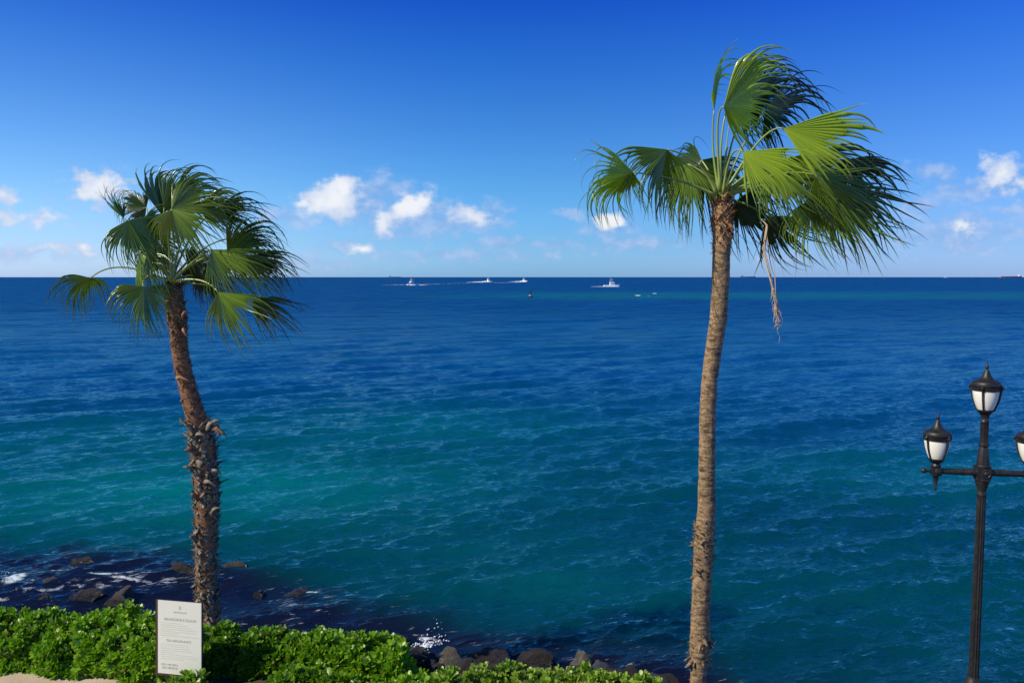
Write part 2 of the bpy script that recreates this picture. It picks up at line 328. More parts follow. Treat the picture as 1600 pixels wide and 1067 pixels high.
# ---------------------------------------------------------------- ground
def edgeY(x): return np.interp(x, [-30, -9, -5, -1.5, 0.5, 2.4, 30], [13.6, 13.0, 12.6, 11.45, 10.95, 10.75, 10.75])
def ground_z(x, y):
    d = y-edgeY(x); s = smooth(-.15, .25, d)*0+np.clip(d, 0, 9)
    sl = np.interp(x, [-6, -1.5, 2, 3], [.62, .62, .85, 1.0])
    z = 1.3-s*sl-.06*smooth(-.3, .3, d)
    return np.maximum(z, -1.6)+.05*(fbm(x*1.3, y*1.3, 9)-.5)*(1+3*smooth(0, .5, d))
gx = np.concatenate([np.linspace(-40, -12, 20)[:-1], np.linspace(-12, 10, 200), np.linspace(10, 40, 20)[1:]]); gy = np.concatenate([np.linspace(-20, 8, 20)[:-1], np.linspace(8, 19, 140)])
GX, GY = np.meshgrid(gx, gy); GZ = ground_z(GX, GY); n1, n2 = GX.shape; gi = np.arange(n1*n2).reshape(n1, n2)
def ground_mat(t):
    pos = t.n('ShaderNodeNewGeometry').outputs['Position']; z = t.n('ShaderNodeSeparateXYZ', i_0=pos).outputs[2]
    sand = t.mix(t.noise(pos, 3, 5, .65), (.40, .31, .20), (.62, .52, .37))
    n = t.noise(pos, 40, 4, .6)
    sand = t.mix(t.ramp(n, [(.58, 0), (.68, .5)]), sand, (.22, .17, .11))
    rock = t.mix(t.noise(pos, 2.5, 6, .7), (.018, .015, .014), (.09, .07, .055))
    xs = t.n('ShaderNodeSeparateXYZ', i_0=pos).outputs[0]
    soil = t.mix(t.noise(pos, 9, 5, .7), (.03, .022, .012), (.10, .075, .045))
    sand = t.mix(t.ramp(t.math('ADD', t.math('MULTIPLY', xs, .1), t.math('ADD', 1, t.math('MULTIPLY', t.noise(pos, 2, 3), .12))), [(.60, 0), (.66, 1)]), sand, soil)
    c = t.mix(t.ramp(t.math('MULTIPLY', z, .5), [(.56, 1), (.60, 0)]), sand, rock)
    return pbsdf(t, c, .9, t.noise(pos, 25, 6, .7), .6, .02)
M_ground = mat('sandy_ground', ground_mat)
g = mesh('ground', np.stack([GX, GY, GZ], -1).reshape(-1, 3), np.stack([gi[:-1, :-1], gi[:-1, 1:], gi[1:, 1:], gi[1:, :-1]], -1).reshape(-1, 4), M_ground)
tag(g, kind='structure')

# ---------------------------------------------------------------- rocks
def rock_mat(base, dark, lich):
    def b(t):
        o = t.n('ShaderNodeTexCoord').outputs['Object']; pos = t.n('ShaderNodeNewGeometry').outputs['Position']
        z = t.n('ShaderNodeSeparateXYZ', i_0=pos).outputs[2]
        c = t.mix(t.ramp(t.noise(o, 3.5, 6, .7), [(.3, 0), (.7, 1)]), dark, base)
        c = t.mix(t.ramp(t.noise(o, 14, 5, .7), [(.55, 0), (.68, .6)]), c, lich)
        wet = t.ramp(t.math('ADD', z, t.math('MULTIPLY', t.noise(o, 5, 3), .2)), [(.12, 1), (.32, 0)])
        c = t.mix(t.math('MULTIPLY', wet, .85), c, (.010, .009, .010))
        ro = t.math('SUBTRACT', .85, t.math('MULTIPLY', wet, .6))
        return pbsdf(t, c, ro, t.noise(o, 7, 9, .8), 1, .11)
    return b
RM = [mat('dark_rock', rock_mat((.040, .030, .024), (.010, .008, .008), (.085, .068, .050))),
      mat('tan_rock', rock_mat((.20, .14, .085), (.035, .026, .020), (.30, .24, .16))),
      mat('pale_rock', rock_mat((.19, .175, .13), (.05, .046, .04), (.30, .28, .22))),
      mat('bluish_rock', rock_mat((.07, .08, .10), (.02, .024, .035), (.14, .14, .15)))]
import bmesh
def rock_mesh(sx, sy, sz, seed, tilt=0.):
    bm = bmesh.new(); bmesh.ops.create_icosphere(bm, subdivisions=4, radius=1)
    r = random.Random(seed); pl = [(Vector((r.gauss(0,1), r.gauss(0,1), r.gauss(0,.7))).normalized(), r.uniform(.55, .85)) for _ in range(11)]
    V = []
    for v in bm.verts:
        p = v.co.copy()
        for n, d in pl:
            e = p.dot(n)-d
            if e > 0: p -= n*e*.88
        V.append(p)
    A = np.array([tuple(p) for p in V]); s = seed*3.1
    nn = (fbm(A[:,0]*2.2+s+A[:,2], A[:,1]*2.2+A[:,2]*1.7, seed, 5)-.5)*.42; A = A*(1+nn[:, None])
    A *= np.array([sx/2, sy/2, sz/2])*1.12; Fc = [tuple(v.index for v in f.verts) for f in bm.faces]; bm.free()
    return A, Fc
for i, (u, v, D, sx, sy, sz, fm, c, lb) in enumerate(ROCKS):
    p = P(u, v, D); A, Fc = rock_mesh(sx, sy, max(sz*1.7, .6), 40+i)
    o = mesh('rock', A, Fc, RM[c]); o.data.set_sharp_from_angle(angle=R(24)); top = A[:, 2].max(); zt = P(u, v, D)[2]+sz*(.58 if i < 11 else .30 if c == 2 else .14)
    o.location = (p[0], p[1], zt-top); o.rotation_euler = (0, {2: R(-28), 17: R(-20)}.get(i, R(random.uniform(-8, 8))), 0)
    tag(o, lb, 'rock', 'rocks along the waterline')
# small stones filling the bank
for i in range(120):
    x = random.uniform(-2.6, 2.2); y = float(edgeY(x))+random.uniform(-.1, 2.5); s = random.uniform(.26, .46)
    A, Fc = rock_mesh(s*1.3, s, s*.8, 300+i % 12)
    o = mesh('bank_stone', A, Fc, RM[random.choice((0, 0, 0, 0, 3))]); o.location = (x, y, float(ground_z(np.array(x), np.array(y)))+s*.10); o.rotation_euler = (0, 0, random.uniform(0, 6))
    tag(o, 'brown stone heaped on the sloping bank between hedge and sea', 'rock', 'stones on the bank')

# ---------------------------------------------------------------- hedges
def leafy(t, a, b, c, rough=.40, trans=.30, tip=False, spec=.55):
    oi = t.n('ShaderNodeAttribute', attribute_name='var').outputs['Fac']
    pos = t.n('ShaderNodeNewGeometry').outputs['Position']
    cc = t.mix(oi, a, b); cc = t.mix(t.math('MULTIPLY', t.ramp(t.noise(pos, 2.0, 3), [(.4, 0), (.7, 1)]), .45), cc, c)
    if tip: cc = t.mix(t.n('ShaderNodeAttribute', attribute_name='tip').outputs['Fac'], cc, (.25, .20, .08))
    p = t.n('ShaderNodeBsdfPrincipled'); t.set(p.inputs['Base Color'], cc); p.inputs['Roughness'].default_value = rough
    p.inputs['Specular IOR Level'].default_value = spec
    tr = t.n('ShaderNodeBsdfTranslucent'); t.set(tr.inputs[0], t.mix(1, cc, (1.1, 1.5, .4), 'MULTIPLY'))
    m = t.n('ShaderNodeMixShader'); m.inputs[0].default_value = trans; t.t.links.new(p.outputs[0], m.inputs[1]); t.t.links.new(tr.outputs[0], m.inputs[2]); return m.outputs[0]
M_hedge = mat('hedge_leaf', lambda t: leafy(t, (.065, .165, .006), (.27, .45, .020), (.20, .36, .012), tip=True))
M_hedge2 = mat('yellow_green_leaf', lambda t: leafy(t, (.13, .25, .016), (.34, .46, .05), (.27, .36, .05), tip=True))
M_stem = mat('twig', lambda t: pbsdf(t, (.05, .035, .018), .8))
# rosette prototype: spoon shaped leaves
def rosette_batch(C, N, sc_, seed):
    """C centres (n,3), N normals (n,3), sc_ sizes (n,) -> verts, quads, var"""
    g = np.random.default_rng(seed); n = len(C); NL = 11
    up = N/np.linalg.norm(N, axis=1)[:, None]; ref = np.where(np.abs(up[:, :1]) < .8, np.array([[1., 0, 0]]), np.array([[0, 1., 0]]))
    a = np.cross(ref, up); a /= np.linalg.norm(a, axis=1)[:, None]; b = np.cross(up, a)
    Vs, Vr, Vd = [], [], []; prof_t = np.array([0, .3, .62, .88, 1.0]); prof_w = np.array([.05, .11, .205, .21, .07])
    base_v = g.uniform(0, 1, n)*.6
    for L in range(NL):
        az = L*2.39996+g.uniform(0, 6.28, n)*0+g.normal(0, .25, n)+C[:, 0]*17
        tilt = np.interp(L, [0, NL-1], [R(12), R(74)])+g.normal(0, .20, n)   # from the axis
        ln = sc_*np.interp(L, [0, 3, NL-1], [.6, .85, 1.05])*g.uniform(.8, 1.15, n)
        rad = np.cos(az)[:, None]*a+np.sin(az)[:, None]*b; side = np.cross(up, rad)
        d = np.cos(tilt)[:, None]*up+np.sin(tilt)[:, None]*rad; nn = np.cross(side, d)
        dead = (g.uniform(0, 1, n) < .03)*1.0; tw = g.normal(0, .3, n)[:, None]; side2 = side*np.cos(tw)+nn*np.sin(tw)
        for t_, w_ in zip(prof_t, prof_w):
            cpt = C+d*(ln*t_)[:, None]-nn*(ln*.22*t_*t_)[:, None]*0+(nn*-1)*(ln*(-.18)*t_*t_)[:, None]*-1
            for s_ in (-1, 0, 1):
                Vs.append(cpt+side2*(s_*w_*ln)[:, None]+nn*(abs(s_)*.09*w_*4*ln*.35)[:, None]); Vr.append(np.clip(base_v+g.uniform(0, .4, n)*0+.25*(1-L/NL)+.1*t_, 0, 1)); Vd.append(dead)
    V = np.stack(Vs, 1).reshape(-1, 3); var = (np.stack(Vr, 1).ravel(), np.stack(Vd, 1).ravel())
    per = NL*15; q = []
    for L in range(NL):
        for k in range(4):
            for s_ in range(2):
                i0 = L*15+k*3+s_; q.append((i0, i0+1, i0+4, i0+3))
    q = np.array(q); Fc = (q[None]+(np.arange(n)*per)[:, None, None]).reshape(-1, 4)
    return V, Fc, var
def hedge(name, back, front, H, dens, lab, m, seed, size=.090, ends=.5, hn=.22, scale=1.4):
    """back, front: lists of (x, y); H: height function of x (list of pairs)"""
    g = np.random.default_rng(seed); bx, by = np.array(back).T; fx, fy = np.array(front).T; x0, x1 = bx[0], bx[-1]
    hx, hh = np.array(H).T
    def surf(x, s):     # s 0 front .. 1 back
        yf = np.interp(x, fx, fy); yb = np.interp(x, bx, by); y = yf+(yb-yf)*s
        prof = np.clip(1-np.abs(2*s-1)**3.2, 0, 1)**.5; e = np.clip(np.minimum((x-x0)/ends, (x1-x)/ends), 0, 1)**.5
        nz = .55*fbm(x*scale+seed, y*scale*1.3, seed, 3)+.45*fbm(x*4+seed, y*4, seed+3, 2)
        h = np.interp(x, hx, hh)*prof*e*(1-hn+hn*2*nz*1.05)
        out = .16*(fbm(x*2.4, s*3+seed, seed+9, 2)-.5)*(1-prof)
        gap = smooth(.55, .78, vnoise(x*3.1+seed, (y+h)*3.1+2*s, seed+5)); return np.stack([x, y-out+gap*.10*(s < .3), 1.22+h*(1-.34*gap)-.06*gap], -1)
    n = int(dens*1.12*(x1-x0)); x = g.uniform(x0+.02, x1-.02, n); u = g.uniform(0, 1, n); s = np.where(g.uniform(0, 1, n) < .42, (u**1.0)*.16, u*.97)
    s = np.clip(s, .002, .98); p = surf(x, s); e = .03
    px = surf(x+e, s)-surf(x-e, s); ps = surf(x, np.clip(s+.02, 0, 1))-surf(x, np.clip(s-.02, 0, 1)); N = np.cross(px, ps); N /= np.linalg.norm(N, axis=1)[:, None]+1e-9
    N = N*np.sign(N[:, 2:3]+1e-6); N = N+np.array([-.15, -.25, .75])+g.normal(0, .28, (n, 3))
    depth = g.choice([-.03, .03, .09, .17], n, p=[.25, .30, .25, .2]); p = p-depth[:, None]*np.array([0, -.3, 1.0])+g.normal(0, .02, (n, 3))
    p[:, 2] = np.maximum(p[:, 2], 1.30)
    V, Fc, var = rosette_batch(p, N, size*g.uniform(.75, 1.3, n), seed)
    o = mesh(name, V, Fc, m, attrs={'var': var[0], 'tip': var[1]}); tag(o, lab, 'hedge')
    # woody stems inside
    sv, sf = [], []; b = 0
    for k in range(int((x1-x0)*55)):
        xx = g.uniform(x0+.1, x1-.1); s1 = g.uniform(.1, .9); top = surf(np.array(xx), np.array(s1)); top[2] -= .05
        bot = surf(np.array(xx+g.normal()*.12), np.array(np.clip(s1+g.normal()*.1, .1, .9))); bot[2] = 1.22; mid = (top+bot)/2+g.normal(0, .04, 3)
        v_, f_ = tube([bot, mid, top], [.011, .008, .005], 5); sv += list(v_); sf += [tuple(b+i for i in q_) for q_ in f_]; b += len(v_)
    mesh('stem', np.array(sv), sf, M_stem, o); o.children[0]['kind'] = 'stuff'
    return o
X = lambda u, D: (u-800)/F*D
hedge('hedge', [(-12, 12.75), (X(0,12.3), 12.3), (X(240,12.4), 12.35), (X(335,11.9), 11.9)], [(-12, 11.5), (X(0,11.3), 11.12), (X(130,11.3), 11.02), (X(200,11.0), 10.8), (X(245,10.8), 10.78), (X(335,10.7), 10.62)],
      [(-12, .48), (-7, .50), (-5, .52), (-4, .50)], 620, 'dense bright green hedge left of and behind the white sign with sand at its foot', M_hedge, 3, ends=.25, hn=.50)
hedge('hedge', [(X(322,12), 12.0), (X(450,11.6), 11.65), (X(600,11.45), 11.45), (X(650,11.3), 11.0)], [(X(322,10.9), 11.0), (X(450,10.9), 10.95), (X(600,10.5), 10.45), (X(636,10.5), 10.4)],
      [(-5, .48), (-3.6, .50), (-2.2, .50), (-1.6, .52)], 560, 'green hedge behind the shaggy palm foot, right of the white sign, ending at dark rocks', M_hedge, 5, ends=.22, hn=.45)
hedge('hedge', [(X(400,10.7), 10.6), (X(520,10.7), 10.85), (X(640,10.6), 10.7), (X(720,10.6), 10.75), (X(770,10.4), 10.6)], [(X(400,9.9), 9.9), (X(520,9.6), 9.6), (X(640,9.5), 9.5), (X(770,9.4), 9.3)],
      [(-4, .34), (-2.6, .44), (-1.9, .50), (-1.2, .38), (-.5, .25)], 620, 'low rounded green hedge mound at the bottom edge in front of the taller hedge', M_hedge, 8, ends=.5, hn=.42)
hedge('hedge', [(X(655,10.4), 10.4), (X(780,10.8), 10.75), (X(900,10.6), 10.65), (X(1000,10.5), 10.5), (X(1062,10.3), 10.3)], [(X(655,9.5), 9.7), (X(780,9.6), 9.6), (X(900,9.6), 9.6), (X(1000,9.7), 9.7), (X(1062,9.8), 9.8)],
      [(-1.2, .36), (-.6, .50), (.8, .47), (1.4, .46), (2.1, .42)], 620, 'low yellow green hedge beside the dark rocks, left of the tall smooth palm', M_hedge2, 13, ends=.22, hn=.34)
# the sprigs growing in front of the sign
hedge('shrub', [(X(240,10.5), 10.66), (X(308,10.5), 10.6)], [(X(240,10.3), 10.3), (X(308,10.3), 10.25)], [(-5, .26), (-4.40, .42), (-4.2, .30), (-3.9, .26)], 200,
      'sparse green sprigs growing up in front of the foot of the white sign', M_hedge, 17, size=.085, ends=.1, hn=.5, scale=3)['category'] = 'shrub'

# ---------------------------------------------------------------- palms
def bark(t, a, b, c, ringsc=14):
    pos = t.n('ShaderNodeNewGeometry').outputs['Position']; v = t.vm('MULTIPLY', pos, (1, 1, 2.5))
    n1 = t.noise(t.vm('MULTIPLY', pos, (.8, .8, ringsc/6)), 11, 7, .72, .8); n2 = t.noise(t.vm('MULTIPLY', pos, (1, 1, .25)), 45, 5, .7)
    cc = t.mix(t.ramp(n1, [(.36, 0), (.60, 1)]), a, b); cc = t.mix(t.ramp(n2, [(.5, 0), (.7, .7)]), cc, c)
    h = t.math('ADD', t.math('MULTIPLY', n1, .7), t.math('MULTIPLY', n2, .5))
    return pbsdf(t, cc, .9, h, 1, .02)
M_barkR = mat('smooth_palm_bark', lambda t: bark(t, (.030, .017, .007), (.42, .275, .145), (.10, .062, .030)))
M_barkL = mat('shaggy_palm_bark', lambda t: bark(t, (.030, .015, .007), (.32, .15, .065), (.20, .12, .06)))
M_bootO = mat('orange_leaf_base', lambda t: bark(t, (.20, .075, .025), (.50, .26, .12), (.34, .20, .10)))
M_bootG = mat('grey_leaf_base', lambda t: bark(t, (.018, .014, .010), (.34, .29, .21), (.07, .05, .035)))
M_pet = mat('petiole', lambda t: pbsdf(t, t.mix(t.noise(t.n('ShaderNodeNewGeometry').outputs['Position'], 3, 3), (.16, .26, .04), (.36, .40, .12)), .32))
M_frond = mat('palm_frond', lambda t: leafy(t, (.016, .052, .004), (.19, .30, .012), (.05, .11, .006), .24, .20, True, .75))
M_frondLit = mat('lit_frond', lambda t: leafy(t, (.19, .32, .012), (.42, .54, .028), (.26, .38, .016), .24, .28, True, .8))  # sunlit copy of the frond, its brightness painted into the colour
M_frondShade = mat('shaded_frond', lambda t: leafy(t, (.006, .024, .002), (.035, .08, .006), (.014, .04, .003), .26, .10, True, .6))  # copy for fronds in shade, the darkness painted into the colour
M_dry = mat('dry_stalk', lambda t: pbsdf(t, t.mix(t.noise(t.n('ShaderNodeNewGeometry').outputs['Position'], 12, 4), (.42, .28, .15), (.72, .55, .36)), .7))
WIND = nrm([1, .25, -.10]); GRAV = np.array([0, 0, -1.])
def bez(a, m, b, n=14):
    t = np.linspace(0, 1, n)[:, None]; c = 2*np.array(m)-.5*(np.array(a)+np.array(b)); return (1-t)**2*a+2*t*(1-t)*c+t*t*np.array(b)
def frond(parent, base, hub, mid, D, dy, ang, L, S=120, pitch=0, roll=0, fold=.42, wind=.5, grav=.5, join=.50, m=None, seed=0, label=None, nseg=46, dmid=None, thick=1.0, curl=0., stiff=.22):
    g = np.random.default_rng(seed+100); H = P(hub[0], hub[1], D+dy); Mi = P(mid[0], mid[1], D+(dy*.55 if dmid is None else dmid))
    a = R(ang); be = R(pitch); A = np.array([math.cos(be)*math.cos(a), -math.sin(be), math.cos(be)*math.sin(a)])
    n0 = nrm(np.array([0, -1, 0])+A*A[1]) if abs(A[1]) < .98 else np.array([0, 0, 1.])
    n0 = nrm(n0-A*np.dot(n0, A)); r = R(roll); N = n0*math.cos(r)+np.cross(A, n0)*math.sin(r); B = np.cross(N, A)
    K = 16; S_ = S if isinstance(S, tuple) else (-S, S); nseg = max(16, int((S_[1]-S_[0])/3.7)); lo, hi = R(S_[0]), R(S_[1]); Sr = max(abs(lo), abs(hi)); th = np.linspace(lo, hi, nseg); dth = (hi-lo)/(nseg-1)
    wav = [(g.uniform(2, 9), g.uniform(0, 6.28)) for _ in range(4)]; L = L*.99; join = join*.92
    V = []; var = []; F_ = []
    ph = g.uniform(0, 6.28)
    gn = lambda: max(-1.5, min(1.5, g.normal()))
    for i, t0 in enumerate(th):
        f = t0/Sr; Li = L*(1-.26*abs(f)**1.8)*(1+gn()*.07)
        fo = fold*(1+.3*math.sin(3*f+ph))
        d = math.cos(t0)*A+math.sin(t0)*(B*math.cos(fo)) - abs(math.sin(t0))*math.sin(fo)*N
        d = nrm(d+curl*N*(1-abs(f))); p = H+A*.0
        jn = join*(1+.10*math.sin(7*f+ph)+g.normal()*.05)*(1 if g.uniform() < .7 else g.uniform(.45, .9)); cl = sum(math.sin(a_*t0+b_) for a_, b_ in wav[:2])*.5; cl2 = sum(math.sin(a_*1.7*t0+b_) for a_, b_ in wav[2:])*.5
        ww = wind*(1+gn()*.26+.35*cl)*1.05; gg = grav*max(.35, 1+gn()*.35+.4*cl2)*1.28; jit = np.clip(g.normal(0, .10, 3), -.16, .16)+np.array([.0, .07*cl, .06*cl2]); twi = g.normal()*.6
        st = Li/K; w = .004; br = g.uniform(0, 1)
        sd = g.uniform(-.05, .05)
        nrm_i = N-np.dot(N, d)*d; b0 = len(V)
        for k in range(K+1):
            tt = k/K
            side = np.cross(N, d); ls = np.linalg.norm(side); side = side/ls if ls > .2 else B
            if tt > jn: q1 = (tt-jn)/(1-jn); side = side*math.cos(twi*q1)+np.cross(d, side)*math.sin(twi*q1)
            up = nrm(np.cross(d, side))
            dist = np.linalg.norm(p-H)
            if tt <= jn: w = dist*math.tan(dth/2)*1.12+.002; wj = w; ww_ = w; pl = .95*w
            else: q_ = (tt-jn)/(1-jn); ww_ = wj*max(.04, (1-q_)**.75)*.66*thick; pl = .6*ww_
            V += [p-side*ww_-up*pl*.5, p+up*pl, p+side*ww_-up*pl*.5]; vv = (.10+.35*(1-tt)+.55*br) if tt < .93 else 1.2; var += [vv*.9, min(1, vv*1.15), vv*.9]
            bend = max(0, tt-stiff)**1.25*2.1
            m1 = 1 if tt < jn else 1.35
            dd = d+(WIND*ww*bend+GRAV*gg*bend)*.235*m1
            if tt > jn: dd = dd+jit*1.2*.35*(1+tt)+np.array([0, 0, .10*math.sin(9*tt+ph+i)])*.25
            d = nrm(dd); p = p+d*st
        for k in range(K):
            o_ = b0+k*3; F_ += [(o_, o_+1, o_+4, o_+3), (o_+1, o_+2, o_+5, o_+4)]
    fo_ = mesh('frond', np.array(V), np.array(F_), m or M_frond, parent, attrs={'var': np.clip(var, 0, 1), 'tip': (np.tile(np.repeat(np.linspace(0, 1, K+1), 3), nseg) > .92)*1.0*np.repeat(g.uniform(0, 1, nseg) < .55, 3*(K+1))})
    if label: fo_['label'] = label
    pts = bez(np.array(base), Mi, H); V2, F2 = tube(pts, np.interp(np.linspace(0, 1, 14), [0, .12, .5, 1], [.030, .019, .013, .009]), 7)
    mesh('petiole', np.array(V2), F2, M_pet, fo_)
    return fo_
def trunk(root, line, D, mt, seed, rough_amp, name='trunk', n=30):
    ys = np.array([l[1] for l in line], float); pts = np.array([P(l[0], l[1], D) for l in line]); rad = np.array([l[2] for l in line])/2/F*D*.93
    s = np.concatenate([[0], np.cumsum(np.linalg.norm(np.diff(pts, axis=0), axis=1))]); NN = int(s[-1]/.018); q = np.linspace(0, s[-1], NN)
    def sm_(a):
        a = np.interp(q, s, a); k = 13; ker = np.hanning(k+2)[1:-1]; ker /= ker.sum(); return np.convolve(np.pad(a, k//2, 'edge'), ker, 'valid')
    C = np.stack([sm_(pts[:, i]) for i in range(3)], 1); rr = sm_(rad)
    V = np.zeros((NN, n, 3)); an = np.linspace(0, 2*math.pi, n, endpoint=False)
    ring = .5*(hash2(np.floor(q/.045), 3., seed)-.5)+.5*(vnoise(q*9, 1., seed)-.5)
    for k in range(NN):
        nz = fbm(an*n/14/1.2+40*(an > 9), np.full(n, q[k]*11.), seed, 4)-.5; nz = nz*(.5+.5*np.cos(an/2)**2)  # soft seam
        r_ = rr[k]*(1+rough_amp*(ring[k]*.4+nz*1.5)); V[k, :, 0] = C[k, 0]+r_*np.cos(an); V[k, :, 1] = C[k, 1]+r_*np.sin(an); V[k, :, 2] = C[k, 2]
    i0 = np.arange(NN*n).reshape(NN, n); Fc = np.stack([i0[1:], i0[:-1], np.roll(i0, -1, 1)[:-1], np.roll(i0, -1, 1)[1:]], -1).reshape(-1, 4)
    return mesh(name, V.reshape(-1, 3), Fc, mt, root), C, rr
def flakes(name, C, rr, zr, n, size, m, seed, parent, out=.5, up=.9, wid=.5, jag=.3):
    """old leaf bases and fibre: curved tapering scales growing out of the trunk"""
    g = np.random.default_rng(seed); V = []; Fc = []; idx = [i for i in range(len(C)) if zr[0] <= C[i, 2] <= zr[1]]
    for j in range(n):
        i = idx[g.integers(len(idx))]; a = g.uniform(0, 2*math.pi); rad = np.array([math.cos(a), math.sin(a), 0]); tan = np.array([-math.sin(a), math.cos(a), 0])
        p = C[i]+rad*rr[i]*.88; L = size*g.uniform(.5, 1.3); wd = L*wid*g.uniform(.6, 1.2)
        d = nrm(rad*out*g.uniform(.4, 1.4)+np.array([0, 0, up*(1 if g.uniform() < .8 else -1)])+tan*g.normal()*.35); cur = g.uniform(.1, 1.0)*rad+np.array([0, 0, g.normal()*.4])
        b = len(V); K = 5
        for k in range(K+1):
            t = k/K; w_ = wd*(1-t)**.6*(1 if t else 1.1)+.0015; tk = rad*wd*.18*(1-t)
            V += [p-tan*w_, p+tk+rad*.004, p+tan*w_*(1+jag*g.normal()*.4), p-tk*.6]; p = p+d*L/K; d = nrm(d+cur*.28)
        for k in range(K):
            for e in range(4): Fc.append((b+k*4+e, b+k*4+(e+1) % 4, b+(k+1)*4+(e+1) % 4, b+(k+1)*4+e))
    o = mesh(name, np.array(V), np.array(Fc), m, parent, smooth=False); o['kind'] = 'stuff'; return o

# right palm
DR = 10.8
base = P(1092, 1090, DR); pr = bpy.data.objects.new('palm_tree', None); col.objects.link(pr)
tag(pr, 'tall palm with slender grey brown trunk and sunlit lime green fronds near the street lamp', 'palm tree', 'wind blown fan palms')
lineR = [(1127,312,24),(1128,322,30),(1128,345,33),(1129,360,33),(1128.5,378,30),(1127,400,29),(1126,441,29),(1124,475,28.5),(1121.5,505,28.5),(1115,545,27.5),(1108.5,595,26.5),(1105.5,650,27),(1105,700,27.5),(1104,760,28),(1104,795,30),(1101,830,33),(1099,870,33),(1096,920,32),(1094.5,960,32),(1094,990,34),(1094,1010,37),(1093,1028,31),(1092,1045,27),(1090,1070,27),(1087,1130,30)]
tr, CR, RR = trunk(pr, lineR, DR, M_barkR, 4, .13)
zz = lambda v, D: P(800, v, D)[2]
flakes('leaf_bases', CR, RR, (zz(392,DR), zz(312,DR)), 300, .085, M_bootO, 5, tr, .45, 1, .35)
flakes('leaf_bases', CR, RR, (zz(350,DR), zz(305,DR)), 60, .17, M_bootO, 6, tr, .35, 1.2, .3)
flakes('bark_fibre', CR, RR, (zz(1060,DR), zz(820,DR)), 700, .045, M_barkR, 7, tr, .35, 1, .35)
flakes('bark_fibre', CR, RR, (zz(900,DR), zz(815,DR)), 90, .09, M_barkR, 8, tr, .5, .6, .5)
flakes('bark_fibre', CR, RR, (zz(1030,DR), zz(990,DR)), 30, .13, M_barkR, 9, tr, .55, -.8, .4)
flakes('bark_fibre', CR, RR, (zz(830,DR), zz(390,DR)), 420, .032, M_barkR, 10, tr, .25, 1, .5)
cR = P(1128, 308, DR)
def fr(px, **k):   # right crown zoom coordinates -> photo
    pass
def ZR(x, y): return (900+x/2.857, 50+y/2.857)
def ZL(x, y): return (60+x/3.557, 240+y/3.557)
def FR(hub, mid, dy, ang, L, base=(1128, 308), Z=ZR, D=DR, root=pr, **k):
    b = P(base[0], base[1], D+.12*np.sign(dy)); return frond(root, b, Z(*hub), Z(*mid), D, dy, ang, L, **k)
# --- near, lit
FR((255,628),(450,662),-.45,185,.95,S=(-40,135),pitch=25,roll=-25,wind=.62,grav=.95,join=.5,m=M_frondLit,seed=1,base=(1118,306),stiff=.18)
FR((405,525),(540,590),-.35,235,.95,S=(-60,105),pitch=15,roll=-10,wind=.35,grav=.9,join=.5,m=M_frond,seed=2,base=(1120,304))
FR((617,350),(612,520),-.15,84,.92,S=(-45,14),pitch=0,roll=62,wind=.9,grav=.35,join=.6,m=M_frondLit,seed=404,base=(1124,300))
FR((660,335),(632,430),-.42,62,1.10,S=(-125,14),pitch=10,roll=12,fold=.35,wind=.85,grav=.5,join=.58,m=M_frondLit,seed=55,base=(1126,300))
FR((925,432),(815,492),-.50,7,1.12,S=(-62,11),pitch=8,roll=-14,fold=.15,wind=.4,grav=.45,join=.72,m=M_frondLit,seed=8,base=(1132,303),stiff=.4)
FR((745,535),(690,560),-.65,-10,.90,S=(-75,13),pitch=15,roll=-10,fold=.15,wind=.45,grav=.6,join=.66,m=M_frondLit,seed=9,base=(1130,305),stiff=.35)
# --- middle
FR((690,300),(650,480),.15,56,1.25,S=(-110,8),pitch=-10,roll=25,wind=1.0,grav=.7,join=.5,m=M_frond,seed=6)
FR((840,360),(740,520),.35,28,1.30,S=(-80,25),pitch=-15,roll=35,wind=.9,grav=.95,join=.55,m=M_frondShade,seed=7)
FR((1010,570),(860,600),.25,6,1.25,S=(-85,15),pitch=-5,roll=40,wind=.8,grav=.8,m=M_frondShade,seed=10)
FR((1180,575),(940,580),.45,-12,1.15,S=(-75,20),pitch=-12,roll=35,wind=.8,grav=.7,join=.55,m=M_frondShade,seed=11)
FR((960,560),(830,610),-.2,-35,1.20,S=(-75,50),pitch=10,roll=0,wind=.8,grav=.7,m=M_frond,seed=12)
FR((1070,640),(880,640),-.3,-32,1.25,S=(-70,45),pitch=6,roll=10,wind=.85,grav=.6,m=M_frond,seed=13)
FR((1200,690),(930,660),.1,-28,1.3,S=(-45,35),pitch=-5,roll=20,wind=.8,grav=.45,m=M_frondShade,seed=14)
FR((1060,740),(860,700),-.1,-52,1.05,S=95,pitch=8,roll=-5,wind=.5,grav=.7,m=M_frondLit,seed=15)
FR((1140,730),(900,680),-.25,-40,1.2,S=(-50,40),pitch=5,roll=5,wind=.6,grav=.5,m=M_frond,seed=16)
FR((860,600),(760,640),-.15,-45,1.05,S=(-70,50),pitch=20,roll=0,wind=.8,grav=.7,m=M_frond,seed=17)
FR((850,826),(760,770),.10,-28,1.05,S=(-70,30),pitch=0,roll=12,fold=.1,wind=.5,grav=.25,join=.5,m=M_frondShade,seed=19,base=(1135,312),stiff=.5)
FR((715,755),(680,745),.25,-50,.95,S=85,pitch=0,roll=10,wind=.5,grav=.5,join=.45,m=M_frondShade,seed=20,base=(1132,314))
FR((560,572),(610,650),.35,245,1.15,S=125,pitch=0,roll=25,wind=.3,grav=1.0,join=.5,m=M_frondShade,seed=3)
FR((500,590),(590,650),.15,265,.98,S=80,pitch=0,roll=30,wind=.35,grav=1.0,join=.5,m=M_frond,seed=31)
